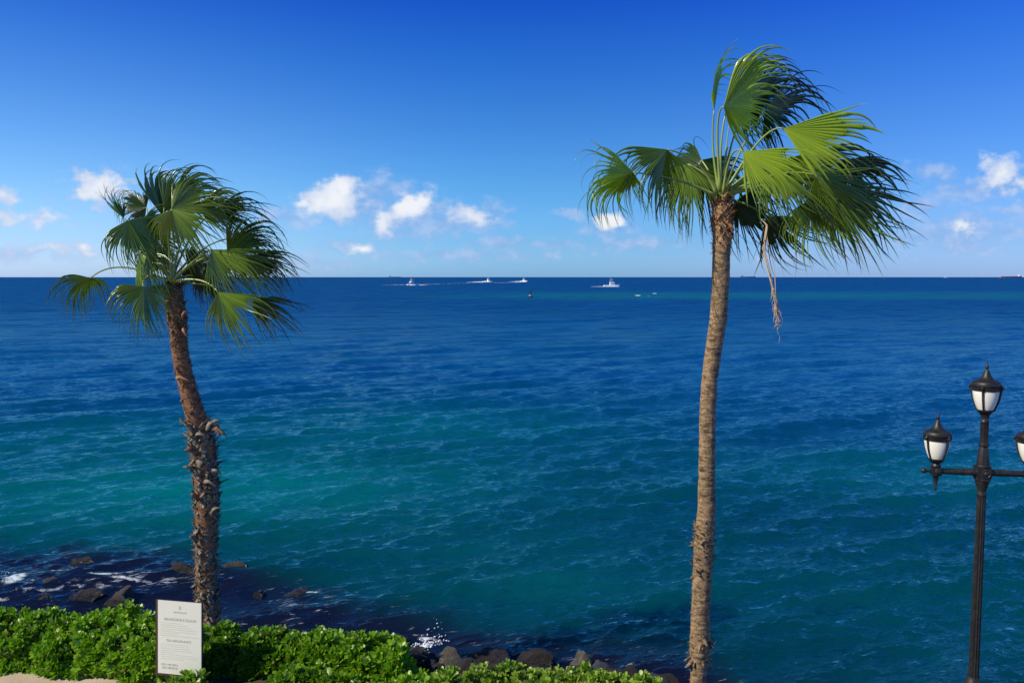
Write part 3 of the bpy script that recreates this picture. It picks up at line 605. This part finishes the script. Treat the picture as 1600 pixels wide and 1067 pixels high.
FR((800,560),(730,620),.25,-60,1.0,S=(-60,60),pitch=5,roll=10,wind=.6,grav=.6,m=M_frondShade,seed=44)
FR((780,300),(700,480),.3,35,1.15,S=(-110,25),pitch=-10,roll=30,wind=.9,grav=.8,m=M_frondShade,seed=45)
# spear leaves in the heart
sp = MB()
for (u, v, r_) in [(1139,196,.022),(1137,230,.03),(1145,240,.015),(1150,250,.010)]:
    sp.tube(bez(P(1130,312,DR-.05), P(1131,270,DR-.12), P(u, v, DR-.1)), np.linspace(r_, .006, 14), 7)
sp.build('spear_leaf', M_pet, pr)
# dead hanging flower stalks: strands from the lower right frond
g7 = np.random.default_rng(77)
for k in range(5):
    x0 = 1197+g7.uniform(-2, 3); pts = [P(1183, 335, DR+.05), P(1193, 346, DR)]; ph = g7.uniform(0, 6.28); end = 490+g7.uniform(-20, 52)
    for v in np.linspace(352, end, 26): t = (v-352)/(end-352); pts.append(P(x0+8*t+(9-5*t)*math.sin(ph+4.0*t+k)*min(1, 4*t)+5*t*t, v, DR-.02*math.sin(ph+6*t)))
    V_, F_ = tube(pts, np.linspace(.0075, .004, len(pts)), 6); s_ = mesh('dead_stalk', np.array(V_), F_, M_dry, pr)
    sv, sf = [], []; b = 0
    for q in range(12):
        i = g7.integers(len(pts)-8, len(pts)); p0 = np.array(pts[i]); p1 = p0+np.array([g7.normal()*.03+.02, g7.normal()*.02, -g7.uniform(.05, .16)]); pm = (p0+p1)/2+g7.normal(0, .018, 3)
        v_, f_ = tube(bez(p0, pm, p1, 5), [.004, .003, .003, .002, .0015], 4); sv += list(v_); sf += [tuple(b+j for j in f) for f in f_]; b += len(v_)
    tw = mesh('twig', np.array(sv), sf, M_dry, s_); tw['kind'] = 'stuff'

# left palm
DL = 12.6
pl = bpy.data.objects.new('palm_tree', None); col.objects.link(pl)
tag(pl, 'shorter palm with a dark shaggy trunk leaning to the left, behind the white sign', 'palm tree', 'wind blown fan palms')
lineL = [(269,440,20),(270,452,30),(273,475,31),(276,495,31),(279,520,27),(281,545,27),(286,575,28),(292,600,28),(299,625,31),(306,650,33),(312,668,36),(316,690,40),(319,720,40),(323,760,38),(323,800,37),(322,840,35),(322,880,35),(323,915,35),(325,945,36),(326,975,36),(327,1030,38)]
tl, CL, RL = trunk(pl, lineL, DL, M_barkL, 14, .12)
flakes('leaf_bases', CL, RL, (zz(520,DL), zz(440,DL)), 220, .10, M_barkL, 15, tl, .5, 1, .4)
flakes('leaf_bases', CL, RL, (zz(690,DL), zz(500,DL)), 420, .07, M_barkL, 16, tl, .5, 1, .45)
flakes('leaf_bases', CL, RL, (zz(970,DL), zz(665,DL)), 1300, .125, M_bootG, 17, tl, .42, 1, .40)
flakes('leaf_bases', CL, RL, (zz(760,DL), zz(655,DL)), 60, .20, M_bootG, 18, tl, .9, .8, .38)
flakes('bark_fibre', CL, RL, (zz(980,DL), zz(440,DL)), 900, .05, M_barkL, 19, tl, .4, 1, .3)
def curlflap(u, v, du, dv, s, m, par, seed):
    g = np.random.default_rng(seed); p0 = P(u, v, DL-.17); p1 = P(u+du, v+dv, DL-.25); pm = (p0+p1)/2+np.array([0, -.05, .05*s]); pts = bez(p0, pm, p1, 8)
    V = []; Fc = []; side = nrm(np.cross(p1-p0, [0, -1, .6]))
    for k, p in enumerate(pts):
        w_ = .050*s*(1-.85*(k/7)**1.5)*(1+g.normal()*.2); V += [p-side*w_, p+np.array([0, -.012, .012]), p+side*w_, p+np.array([0, .015, -.012])]
    for k in range(7):
        for e in range(4): Fc.append((k*4+e, k*4+(e+1) % 4, k*4+4+(e+1) % 4, k*4+4+e))
    return mesh('loose_leaf_base', np.array(V), np.array(Fc), m, par, smooth=False)
for i, (u, v, du, dv, s, m) in enumerate([(322,672,22,-14,1.2,M_bootG),(330,668,24,14,1.2,M_bootG),(305,680,18,3,1.,M_bootG),(338,664,6,18,1.1,M_barkL),(310,708,-22,-4,1.1,M_barkL),(306,736,-20,-6,.9,M_bootG),(292,596,-16,-4,.8,M_bootO),
    (284,500,9,-14,.7,M_barkL),(286,512,6,14,.6,M_bootO),(275,590,22,6,.6,M_bootO),(330,735,16,6,.9,M_bootG),(312,780,-14,-8,.9,M_barkL),(310,845,-14,-6,.9,M_bootG),(330,800,16,-6,.8,M_bootG),(318,752,20,8,.9,M_bootG)]): curlflap(u, v, du, dv, s, m, tl, 60+i)
def FL(hub, mid, dy, ang, L, base=(268, 440), **k): return FR(hub, mid, dy, ang, L, base=base, Z=ZL, D=DL, root=pl, **k)
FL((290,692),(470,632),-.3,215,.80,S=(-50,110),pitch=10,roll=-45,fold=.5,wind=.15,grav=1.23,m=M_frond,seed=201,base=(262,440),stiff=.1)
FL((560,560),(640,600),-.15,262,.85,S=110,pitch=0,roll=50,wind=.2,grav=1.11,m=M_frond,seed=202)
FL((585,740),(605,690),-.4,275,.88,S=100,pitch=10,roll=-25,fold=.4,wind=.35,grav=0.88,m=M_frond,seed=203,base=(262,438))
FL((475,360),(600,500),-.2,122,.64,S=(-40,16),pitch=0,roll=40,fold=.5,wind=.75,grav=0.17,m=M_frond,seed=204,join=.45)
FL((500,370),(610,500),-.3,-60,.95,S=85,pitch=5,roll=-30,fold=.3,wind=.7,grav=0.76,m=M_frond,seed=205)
FL((600,300),(660,500),.15,150,.7,S=(-60,110),pitch=0,roll=30,fold=.5,wind=.45,grav=1.11,m=M_frondShade,seed=230)
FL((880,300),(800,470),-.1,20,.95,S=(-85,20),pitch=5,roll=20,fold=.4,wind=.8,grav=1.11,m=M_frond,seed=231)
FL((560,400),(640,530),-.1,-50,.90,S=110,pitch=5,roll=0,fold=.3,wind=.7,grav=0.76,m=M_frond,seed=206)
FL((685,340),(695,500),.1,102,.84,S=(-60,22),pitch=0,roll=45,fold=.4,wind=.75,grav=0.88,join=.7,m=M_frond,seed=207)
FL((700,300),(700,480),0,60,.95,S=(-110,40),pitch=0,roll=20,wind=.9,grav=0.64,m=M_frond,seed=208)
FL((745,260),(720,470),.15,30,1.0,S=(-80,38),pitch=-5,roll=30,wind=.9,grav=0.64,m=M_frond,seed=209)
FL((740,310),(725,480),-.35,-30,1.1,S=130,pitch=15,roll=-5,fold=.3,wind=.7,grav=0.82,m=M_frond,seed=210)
FL((960,330),(840,480),.3,12,1.0,S=(-80,25),pitch=-10,roll=40,wind=.8,grav=0.99,m=M_frondShade,seed=212)
FL((1080,470),(900,540),.35,12,1.0,S=(-80,25),pitch=-10,roll=40,wind=.8,grav=1.11,m=M_frondShade,seed=214)
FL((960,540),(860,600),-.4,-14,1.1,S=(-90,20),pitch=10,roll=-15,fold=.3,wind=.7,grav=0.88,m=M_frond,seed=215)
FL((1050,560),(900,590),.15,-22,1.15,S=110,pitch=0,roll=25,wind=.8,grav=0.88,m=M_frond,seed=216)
FL((1170,570),(960,570),.3,-12,1.0,S=(-75,25),pitch=-8,roll=35,wind=.75,grav=0.99,m=M_frondShade,seed=217)
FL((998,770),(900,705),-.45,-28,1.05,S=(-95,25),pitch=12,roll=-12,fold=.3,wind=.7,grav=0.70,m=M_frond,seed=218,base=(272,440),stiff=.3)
FL((1190,805),(1000,740),.2,-22,.95,S=(-75,25),pitch=0,roll=10,fold=.2,wind=.6,grav=0.58,m=M_frondShade,seed=219,base=(274,442))
FL((830,640),(780,670),.3,-25,.80,S=120,pitch=-5,roll=20,wind=.6,grav=0.99,m=M_frondShade,seed=220)
FL((900,690),(820,680),.5,-40,.80,S=100,pitch=-5,roll=20,wind=.6,grav=0.99,m=M_frondShade,seed=221)
FL((620,520),(680,600),.3,250,.8,S=110,pitch=0,roll=20,wind=.4,grav=0.99,m=M_frondShade,seed=222)
sp = MB()
for (u, v, r_) in [(278,340,.016),(268,380,.02),(286,390,.014),(262,385,.014)]: sp.tube(bez(P(269,442,DL-.05), P(270,410,DL-.12), P(u, v, DL-.1)), np.linspace(r_, .006, 14), 7)
sp.build('spear_leaf', M_pet, pl)
for root in (pr, pl):      # put the empty at the foot of its palm
    loc = Vector(tuple((CR if root is pr else CL)[-1])); root.location = loc
    for ch in root.children: ch.matrix_parent_inverse = Matrix.Translation(-loc)

# ---------------------------------------------------------------- street lamp
def iron(t):
    o = t.n('ShaderNodeTexCoord').outputs['Object']; c = t.mix(t.ramp(t.noise(o, 14, 5, .65), [(.4, 0), (.75, 1)]), (.010, .010, .011), (.030, .027, .024))
    return pbsdf(t, c, t.math('ADD', .36, t.math('MULTIPLY', t.noise(o, 30, 3), .25)), t.noise(o, 60, 3), .3, .004)
M_iron = mat('black_iron', iron)
M_glass = mat('opal_glass', lambda t: pbsdf(t, (.86, .83, .72), .2, Coat_Weight=.3))
DP = 10.6; k_ = DP/F     # metres per photo pixel at the lamp
lp = bpy.data.objects.new('street_lamp', None); col.objects.link(lp); LC = P(1536, 738, DP)
LX = P(1533, 860, DP)[0]; LC[0] = (P(1541, 590, DP)[0]*.5+P(1536, 738, DP)[0]*.5); GZ0 = 1.28
lp.location = (LC[0], LC[1], GZ0); tag(lp, 'black cast iron street lamp with three white glass lanterns at the right edge', 'street lamp')
def top(v): return P(1536, v, DP)[2]-GZ0
pole = MB(); H0 = top(774)
pole.lathe([(.16, 0), (.16, .05), (.12, .09), (.11, .17), (.085, .21), (.075, .25)], n=24)
pole.lathe([(.066, .24), (.062, 1.4), (.055, H0)], n=48, flute=.16, nf=12)
z1 = top(750)
pole.lathe([(.052, H0-.02), (.060, H0), (.060, H0+.03), (.050, H0+.05), (.055, H0+.08), (.078, z1-.05), (.086, z1-.02), (.086, z1)], n=24, flute=.06, nf=8)
po = pole.build('pole', M_iron, lp)
zc = top(738); yaw = R(-9); ax = np.array([math.cos(yaw), math.sin(yaw), 0]); Rz = Matrix.Rotation(yaw, 3, 'Z')
hb = MB(); hb.box((0, 0, zc), (.165, .165, .155), Rz); hb.lathe([(.09, zc+.075), (.098, zc+.09), (.085, zc+.105)], n=20); hb.lathe([(.10, zc-.075), (.10, zc-.095), (.085, zc-.105)], n=20)
Mx = Matrix.Rotation(R(90), 3, 'X')
hb.lathe([(.058, 0), (.060, .010), (.050, .014), (.044, .008), (.030, .010), (.018, .020)], (0, -.084, zc), 20, np.array(Rz) @ np.array(Mx), flute=.12, nf=8)
hb.build('junction_block', M_iron, lp)
st = MB(); zt0 = zc+.10; zl = top(645)     # stem up to the middle lantern
st.lathe([(.078, zt0), (.080, zt0+.03), (.060, zt0+.20), (.050, zt0+.24), (.066, zt0+.255), (.066, zt0+.275), (.050, zt0+.29), (.050, zl-.12), (.058, zl-.11), (.044, zl-.09), (.044, zl-.06), (.060, zl-.02), (.072, zl)], n=32, flute=.08, nf=10)
st.build('stem', M_iron, lp)
def lantern(cx, cy, z0, s, rot):
    """z0: bottom of the glass cup; s: overall scale (middle lantern = 1)"""
    L = bpy.data.objects.new('lantern', None); col.objects.link(L); L.parent = lp; L.location = (cx, cy, z0); L.rotation_euler = (0, 0, rot); L.scale = (s, s, s)
    gl = MB(); gl.lathe([(.095, .05), (.112, .08), (.135, .14), (.158, .22), (.170, .30), (.172, .345)], n=40); gl.build('glass_globe', M_glass, L)
    cp = MB(); cp.lathe([(.045, -.01), (.075, .0), (.10, .03), (.112, .045), (.112, .06), (.098, .062)], n=28, flute=.05, nf=12); cp.build('cup', M_iron, L)
    cap = MB(); cap.lathe([(.172, .325), (.180, .33), (.182, .385), (.186, .39), (.189, .40), (.189, .43), (.176, .452), (.150, .468), (.120, .478), (.112, .480), (.085, .500), (.062, .530), (.048, .565), (.040, .59), (.024, .61), (.016, .625), (.020, .640), (.026, .655), (.020, .675), (.008, .70), (.006, .715), (.003, .745)], n=40)
    for i in range(44):   # cast band of beads under the rim
        a = 2*math.pi*i/44; cap.box((.184*math.cos(a), .184*math.sin(a), .358+.012*(i % 2)), (.012, .014, .018), Matrix.Rotation(a+.6, 3, 'Z'))
    cap.build('cap', M_iron, L)
    for q in range(4):
        a = math.pi/4+q*math.pi/2; rb = MB(); pr_ = [(.104, .04), (.122, .08), (.146, .14), (.170, .22), (.181, .30), (.186, .36), (.189, .40)]
        pts = [(r_*math.cos(a), r_*math.sin(a), z_) for r_, z_ in pr_]; rb.tube(pts, [.013, .012, .012, .013, .015, .017, .014], 8)
        rb.tube([(.205*math.cos(a), .205*math.sin(a), .34), (.215*math.cos(a), .215*math.sin(a), .375), (.198*math.cos(a), .198*math.sin(a), .41)], [.006, .016, .008], 8)
        rb.build('rib', M_iron, L)
    return L
lantern(0, 0, zl-.01, .92, yaw+R(12)); ARM = 68.5*k_/math.cos(yaw)
for sg in (-1, 1):
    am = MB(); q0 = ax*sg*.08; q1 = ax*sg*(ARM+.03); e = ax*sg*ARM
    am.tube([q0+[0, 0, zc], ax*sg*.12+[0, 0, zc], ax*sg*(ARM-.06)+[0, 0, zc+.0]], [.056, .046, .038], 14)
    am.tube([ax*sg*.085+[0, 0, zc], ax*sg*.105+[0, 0, zc]], .052, 16); am.tube([ax*sg*(ARM-.10)+[0, 0, zc], ax*sg*(ARM-.075)+[0, 0, zc]], .040, 14)
    am.box(e+np.array([0, 0, zc]), (.11, .11, .11), Rz)
    am.lathe([(.045, 0), (.048, .008), (.036, .014), (.020, .02)], e+np.array([0, -.055, zc]), 16, np.array(Rz) @ np.array(Mx), flute=.15, nf=8)
    am.lathe([(.006, zc-.26), (.018, zc-.25), (.020, zc-.235), (.014, zc-.22), (.034, zc-.09), (.046, zc-.055)], (e[0], e[1], 0), 16, flute=.08, nf=6)
    am.lathe([(.05, zc+.052), (.062, zc+.075), (.048, zc+.10)], (e[0], e[1], 0), 20)
    kx = e+ax*sg*.075; am.tube([kx+[0, 0, zc], kx+ax*sg*.04+[0, 0, zc]], .020, 10)
    am.tube([kx+ax*sg*t_+np.array([0, 0, zc]) for t_ in (.035, .05, .075, .10, .112)], [.014, .030, .034, .024, .006], 14)
    am.build('arm', M_iron, lp); lantern(e[0], e[1], zc+.115, .90, yaw+R(-14 if sg < 0 else 14))

# ---------------------------------------------------------------- sign
M_board = mat('dark_wood', lambda t: pbsdf(t, t.mix(t.noise(t.vm('MULTIPLY', t.n('ShaderNodeTexCoord').outputs['Object'], (8, 8, 1)), 6, 5, .6), (.030, .015, .010), (.070, .035, .022)), .6))
M_panel = mat('white_panel', lambda t: pbsdf(t, t.mix(t.noise(t.n('ShaderNodeTexCoord').outputs['Object'], 5, 4), (.68, .68, .57), (.74, .74, .63)), .45))
M_ink = mat('grey_print', lambda t: pbsdf(t, (.48, .49, .44), .6))
M_ink2 = mat('faint_print', lambda t: pbsdf(t, (.58, .59, .52), .6))
DS = 10.72; sr = bpy.data.objects.new('information_sign', None); col.objects.link(sr)
pc = P(281, 996.5, DS); SW, SH = 74*DS/F*1.04, 110*DS/F*1.08
sr.location = (pc[0], pc[1], 1.28); tag(sr, 'white printed information sign on a dark wooden board in the hedge', 'sign')
SM = Matrix.Rotation(R(-11), 3, 'Z') @ Matrix.Rotation(R(-3), 3, 'X')
SC = Vector((0, 0, pc[2]-1.28))
def splace(o): o.parent = sr; o.matrix_local = Matrix.Translation(SC) @ SM.to_4x4(); return o
b_ = MB(); b_.box((-.023, .022, -.020), (SW+.040, .035, SH+.034)); splace(b_.build('board', M_board, None, smooth=False))
b_ = MB(); b_.box((0, -.003, 0), (SW, .012, SH)); pan = splace(b_.build('panel', M_panel, None, smooth=False))
for px_ in (-SW*.30, SW*.36): b_ = MB(); b_.box((px_, .062, -SH*.5-.20), (.05, .04, .95)); splace(b_.build('post', M_board, None, smooth=False))
def text(s, x, z, size, m, align='CENTER', sp_=1.0, wfit=None):
    cu = bpy.data.curves.new('lettering', 'FONT'); cu.body = s; cu.size = size; cu.align_x = align; cu.extrude = .0008; cu.space_character = sp_
    to = bpy.data.objects.new('lettering', cu); col.objects.link(to); bpy.context.view_layer.update()
    me = bpy.data.meshes.new_from_object(to.evaluated_get(bpy.context.evaluated_depsgraph_get())); bpy.data.objects.remove(to)
    co = np.zeros(len(me.vertices)*3, np.float32); me.vertices.foreach_get('co', co); co = co.reshape(-1, 3)
    if wfit: wd = co[:, 0].max()-co[:, 0].min(); co[:, 0] = (co[:, 0])*wfit/wd
    V = np.stack([co[:, 0]+x, -.0105-co[:, 2], co[:, 1]+z], -1); me.vertices.foreach_set('co', V.ravel()); me.materials.append(m)
    o = bpy.data.objects.new('lettering', me); col.objects.link(o); splace(o); o.parent = pan; o.matrix_local = Matrix.Identity(4); return o
text('R', .01, SH*.39, .075, M_ink); text('RENAISSANCE', .01, SH*.345, .026, M_ink, wfit=.19)
text('RENAISSANCE ISLAND', .01, SH*.235, .052, M_ink, wfit=SW*.74); text('ISLA RENAISSANCE', -.01, -SH*.055, .046, M_ink, wfit=SW*.56)
text('USA METERS', -SW*.43, -SH*.385, .040, M_ink, 'LEFT', wfit=SW*.38); text('USO METROS', -SW*.41, -SH*.43, .040, M_ink, 'LEFT', wfit=SW*.36)
lines = MB(); rl = random.Random(3)
for (z0, ws) in ((.20, (.50, .62, .70, .78, .80, .40, .84)), (-.09, (.66, .66, .68, .72, .30, .76, .84, .5))):
    for i, wd in enumerate(ws):
        x = -SW*.44; z = SH*z0-i*SH*.029
        while x < -SW*.44+wd*SW:
            l = rl.uniform(.012, .04); lines.box((x+l/2, -.0106, z), (l, .0012, .0055)); x += l+.006
lo = lines.build('fine_print', M_ink2, None, smooth=False); lo.parent = pan; lo['kind'] = 'stuff'

# ---------------------------------------------------------------- boats, buoy, ships
M_hull = mat('white_gelcoat', lambda t: pbsdf(t, (.82, .84, .86), .3)); M_dk = mat('dark_window', lambda t: pbsdf(t, (.02, .025, .03), .15))
M_tube_ = mat('aluminium_tube', lambda t: pbsdf(t, (.5, .5, .5), .35, Metallic=.6)); M_canv = mat('canvas', lambda t: pbsdf(t, (.16, .17, .20), .8)); M_tan = mat('tan_deck', lambda t: pbsdf(t, (.50, .36, .24), .6))
M_foam = mat('foam', lambda t: pbsdf(t, t.mix(t.noise(t.n('ShaderNodeNewGeometry').outputs['Position'], .9, 4), (.62, .70, .78), (.88, .90, .92)), .9))
def hull_mb(L, B, H, sheer=.55):
    m = MB(); n = 14; V = []; 
    for i in range(n+1):
        t = i/n; x = -L/2+L*t; bw = B/2*(1-max(0, (t-.35)/.65)**2.4); zb = .0; zt = H*(1+sheer*t*t); fl = .62+.1*(1-t)
        V += [(x-(.35*L*.12*t), -bw*fl, -.4), (x, -bw, zt), (x, bw, zt), (x-(.35*L*.12*t), bw*fl, -.4)]
    Fc = []
    for i in range(n):
        for e in range(4): Fc.append((i*4+e, i*4+4+e, i*4+4+(e+1) % 4, i*4+(e+1) % 4))
    Fc += [(0, 1, 2, 3), (n*4+3, n*4+2, n*4+1, n*4)]; m.add(V, Fc); return m
def fishing_boat(u, v, D, heading, L, lab, wake):
    r = bpy.data.objects.new('fishing_boat', None); col.objects.link(r); B = L*.33; H = L*.10
    p = P(u, v, D); r.location = (p[0], D, 0); r.rotation_euler = (0, 0, heading)
    tag(r, lab, 'boat', 'sport fishing boats near the horizon')
    hull_mb(L, B, H).build('hull', M_hull, r)
    c = MB(); c.box((L*.02, 0, H+.07*L), (L*.34, B*.72, .15*L), taper=.86); c.build('cabin', M_hull, r)
    c = MB(); c.box((L*.06, 0, H+.09*L), (L*.30, B*.74, .045*L), taper=.97); c.build('window', M_dk, r)
    c = MB(); c.box((-L*.02, 0, H+.175*L), (L*.22, B*.60, .05*L), taper=1.08); c.build('flybridge', M_hull, r)
    c = MB(); c.box((-L*.03, 0, H+.29*L), (L*.20, B*.56, .014*L)); c.build('hardtop', M_hull, r)
    c = MB()
    for sx in (-.10, .05):
        for sy in (-.25, .25): c.tube([(sx*L, sy*B*1.1, H+.19*L), (sx*L*.8-.01*L, sy*B, H+.29*L), (sx*L*.5-.02*L, sy*B*.5, H+.40*L)], .035+.004*L, 6)
    c.box((-.03*L, 0, H+.40*L), (.09*L, .09*L, .02*L)); c.tube([(-.03*L, 0, H+.40*L), (-.03*L, 0, H+.50*L)], .04, 6); c.build('tower', M_tube_, r)
    for sy in (-1, 1):
        c = MB(); c.tube([(0, sy*B*.4, H+.1*L), (-L*.10, sy*B*.75, H+.50*L)], .045, 5); c.build('outrigger', M_tube_, r)
    c = MB(); c.box((-L*.37, 0, H+.010*L), (L*.20, B*.80, .012*L)); c.build('deck', M_tan, r)
    if wake:   # bow wave and wake
        g = np.random.default_rng(int(u)); V = []; Fc = []; N = 60; wl, ww, hh = wake
        for i in range(N+1):
            t = i/N; x = L*.45-(wl+L)*t; w0 = (B*.3+B*.5*min(1, t*6))*ww*(.7+.6*g.uniform()); h = hh*(1-t)**1.2*(.4+.9*g.uniform())*(1 if t > .01 else .3)+.04
            V += [(x, -w0, .02), (x, -w0*.6, h), (x, 0, h*.45), (x, w0*.6, h), (x, w0, .02)]
        for i in range(N):
            for e in range(4): Fc.append((i*5+e, i*5+5+e, i*5+6+e, i*5+1+e))
        wk = mesh('wake', V, Fc, M_foam, r); wk['kind'] = 'stuff'
    return r
fishing_boat(643, 446.3, 690, R(228), 11, 'leftmost white fishing boat seen from its stern quarter with a tower', (12, 1.0, .9))
fishing_boat(763.5, 441.6, 1120, R(38), 13, 'second fishing boat from the left throwing up a long white wake', (28, 1.4, 1.9))
fishing_boat(819, 441.2, 1180, R(-40), 12, 'small third fishing boat with a white wake, above the dark buoy', (22, 1.4, 1.7))
fishing_boat(956, 448.3, 590, R(3), 11.5, 'largest white fishing boat in side view at the right of the group', (9, 1.0, .45))
# long foam trails left on the water
def trail(pts, w0, seed, lab):
    g = np.random.default_rng(seed); V = []; Fc = []; q = [P(u, v, 8792/(v-433)) for u, v in pts]; q = np.array(q); s = np.linspace(0, len(q)-1, 140)
    C = np.stack([np.interp(s, range(len(q)), q[:, i]) for i in range(3)], 1); b = 0
    for i in range(139):
        if g.uniform() < .35: continue
        a = C[i]; c = C[i+1]; w_ = w0*g.uniform(.2, 1.0)*C[i, 1]/900; h = g.uniform(.05, .22); o = g.normal()*w0*.3
        V += [(a[0], a[1]+o-w_, .03), (c[0], c[1]+o-w_*.6, .03), (c[0], c[1]+o, h), (a[0], a[1]+o, h), (a[0], a[1]+o+w_, .03), (c[0], c[1]+o+w_*.6, .03)]
        Fc += [(b, b+1, b+2, b+3), (b+3, b+2, b+5, b+4)]; b += 6
    o = mesh('foam_trail', V, Fc, M_foam); tag(o, lab, 'foam', kind='stuff')
trail([(600,445.4),(640,445),(690,443.6),(730,442.3),(755,441.6)], 9, 1, 'thin white foam trail between the leftmost and second boat')
trail([(770,441.6),(795,441.8),(815,441.3)], 14, 2, 'white foam trail between the second and third boat')
trail([(928,447.6),(942,447.9),(950,448.2)], 3.5, 3, 'short white foam trail behind the largest fishing boat')
# buoy
by = bpy.data.objects.new('channel_buoy', None); col.objects.link(by); pb = P(828.5, 464, 284); by.location = (pb[0], 284, 0); by.rotation_euler = (0, R(4), 0)
tag(by, 'dark channel buoy with a pale float, alone in front of the fishing boats', 'buoy')
M_bk = mat('buoy_black', lambda t: pbsdf(t, (.015, .02, .02), .6)); M_bw = mat('buoy_pale', lambda t: pbsdf(t, (.45, .44, .42), .6))
c = MB(); c.lathe([(.5, -.4), (.85, -.1), (.85, .25), (.6, .4)], n=20); c.build('float', M_bk, by)
c = MB(); c.lathe([(.55, .38), (.5, .7), (.3, .75)], n=16); c.build('deck_ring', M_bw, by)
c = MB()
for q in range(4): a = q*math.pi/2+.4; c.tube([(.42*math.cos(a), .42*math.sin(a), .7), (.12*math.cos(a), .12*math.sin(a), 2.1)], .055, 6)
c.lathe([(.14, 1.9), (.16, 2.15), (.05, 2.2), (.05, 2.5), (.10, 2.55), (.10, 2.75), (.02, 2.85)], n=12); c.lathe([(.27, 1.2), (.27, 1.3), (.2, 1.3)], n=12); c.build('tower', M_bk, by)
# ships on the horizon
def ship(u, D, L, Hh, mh, ms, lab, house=.82, heading=0., masts=3):
    r = bpy.data.objects.new('cargo_ship', None); col.objects.link(r); r.location = (X(u, D), D, 0); r.rotation_euler = (0, 0, heading); tag(r, lab, 'ship', 'ships on the horizon')
    h = hull_mb(L, L*.14, Hh, .25); h.build('hull', mh, r); c = MB(); x = -L/2+L*(1-house)
    c.box((x, 0, Hh+L*.035), (L*.09, L*.12, L*.07)); c.box((x+L*.01, 0, Hh+L*.078), (L*.05, L*.13, L*.016)); c.build('superstructure', ms, r)
    c = MB(); c.lathe([(L*.014, Hh), (L*.012, Hh+L*.10), (L*.010, Hh+L*.102)], (x-L*.06, 0, 0), 12); c.build('funnel', mh, r)
    for i in range(masts): c = MB(); xx = x+L*(.2+.22*i); c.tube([(xx, 0, Hh*.9), (xx, 0, Hh+L*.05)], L*.006, 6); c.box((xx, 0, Hh+L*.01), (L*.08, L*.08, L*.02)); c.build('mast', ms, r)
M_red = mat('ship_red', lambda t: pbsdf(t, (.50, .17, .20), .6)); M_blu = mat('ship_blue_grey', lambda t: pbsdf(t, (.22, .30, .46), .7))
ship(1578, 8700, 235, 13, M_red, M_hull, 'red tanker with a white bridge on the horizon at the far right', house=.18)
ship(1167, 9800, 200, 11, M_blu, M_blu, 'faint blue grey ship on the horizon just right of the tall palm trunk')
ship(617, 9900, 150, 9, M_blu, M_blu, 'faint blue grey ship on the horizon left of the fishing boats')
ship(1476, 9000, 42, 6, M_hull, M_hull, 'tiny white ship on the horizon between the palm and the red tanker', masts=1)

# ---------------------------------------------------------------- spray of the breaking waves
def spray(u, v, D, rx, rz, n, seed, lab):
    g = np.random.default_rng(seed); bm = bmesh.new(); c = P(u, v, D)
    for i in range(n):
        t = g.uniform(0, 1); r_ = g.uniform(.004, .015)*(1.2-.6*t); M_ = Matrix.Translation((c[0]+g.normal()*rx*(.4+t*.6), c[1]+g.normal()*rx*.5, max(.03, c[2]+rz*(t**1.6)*abs(g.normal()))))
        bmesh.ops.create_icosphere(bm, subdivisions=1, radius=r_, matrix=M_ @ Matrix.Diagonal((g.uniform(.8, 1.9), 1, g.uniform(.8, 2.0), 1)))
    me = bpy.data.meshes.new('spray'); bm.to_mesh(me); bm.free(); me.materials.append(M_foam)
    for p in me.polygons: p.use_smooth = True
    o = bpy.data.objects.new('spray', me); col.objects.link(o); tag(o, lab, 'spray', kind='stuff')
spray(664, 1010, 14.8, .13, .09, 110, 1, 'white splash of spray bursting between the dark rocks')
spray(682, 1004, 14.9, .20, .34, 60, 2, 'fine drops flying to the right of the splash')
spray(4, 922, 17.8, .20, .20, 420, 3, 'white surf breaking at the left edge behind the hedge')
spray(320, 905, 18.5, .12, .08, 160, 4, 'small burst of foam at the foot of the slanting rock')
print('objects', len(bpy.data.objects))
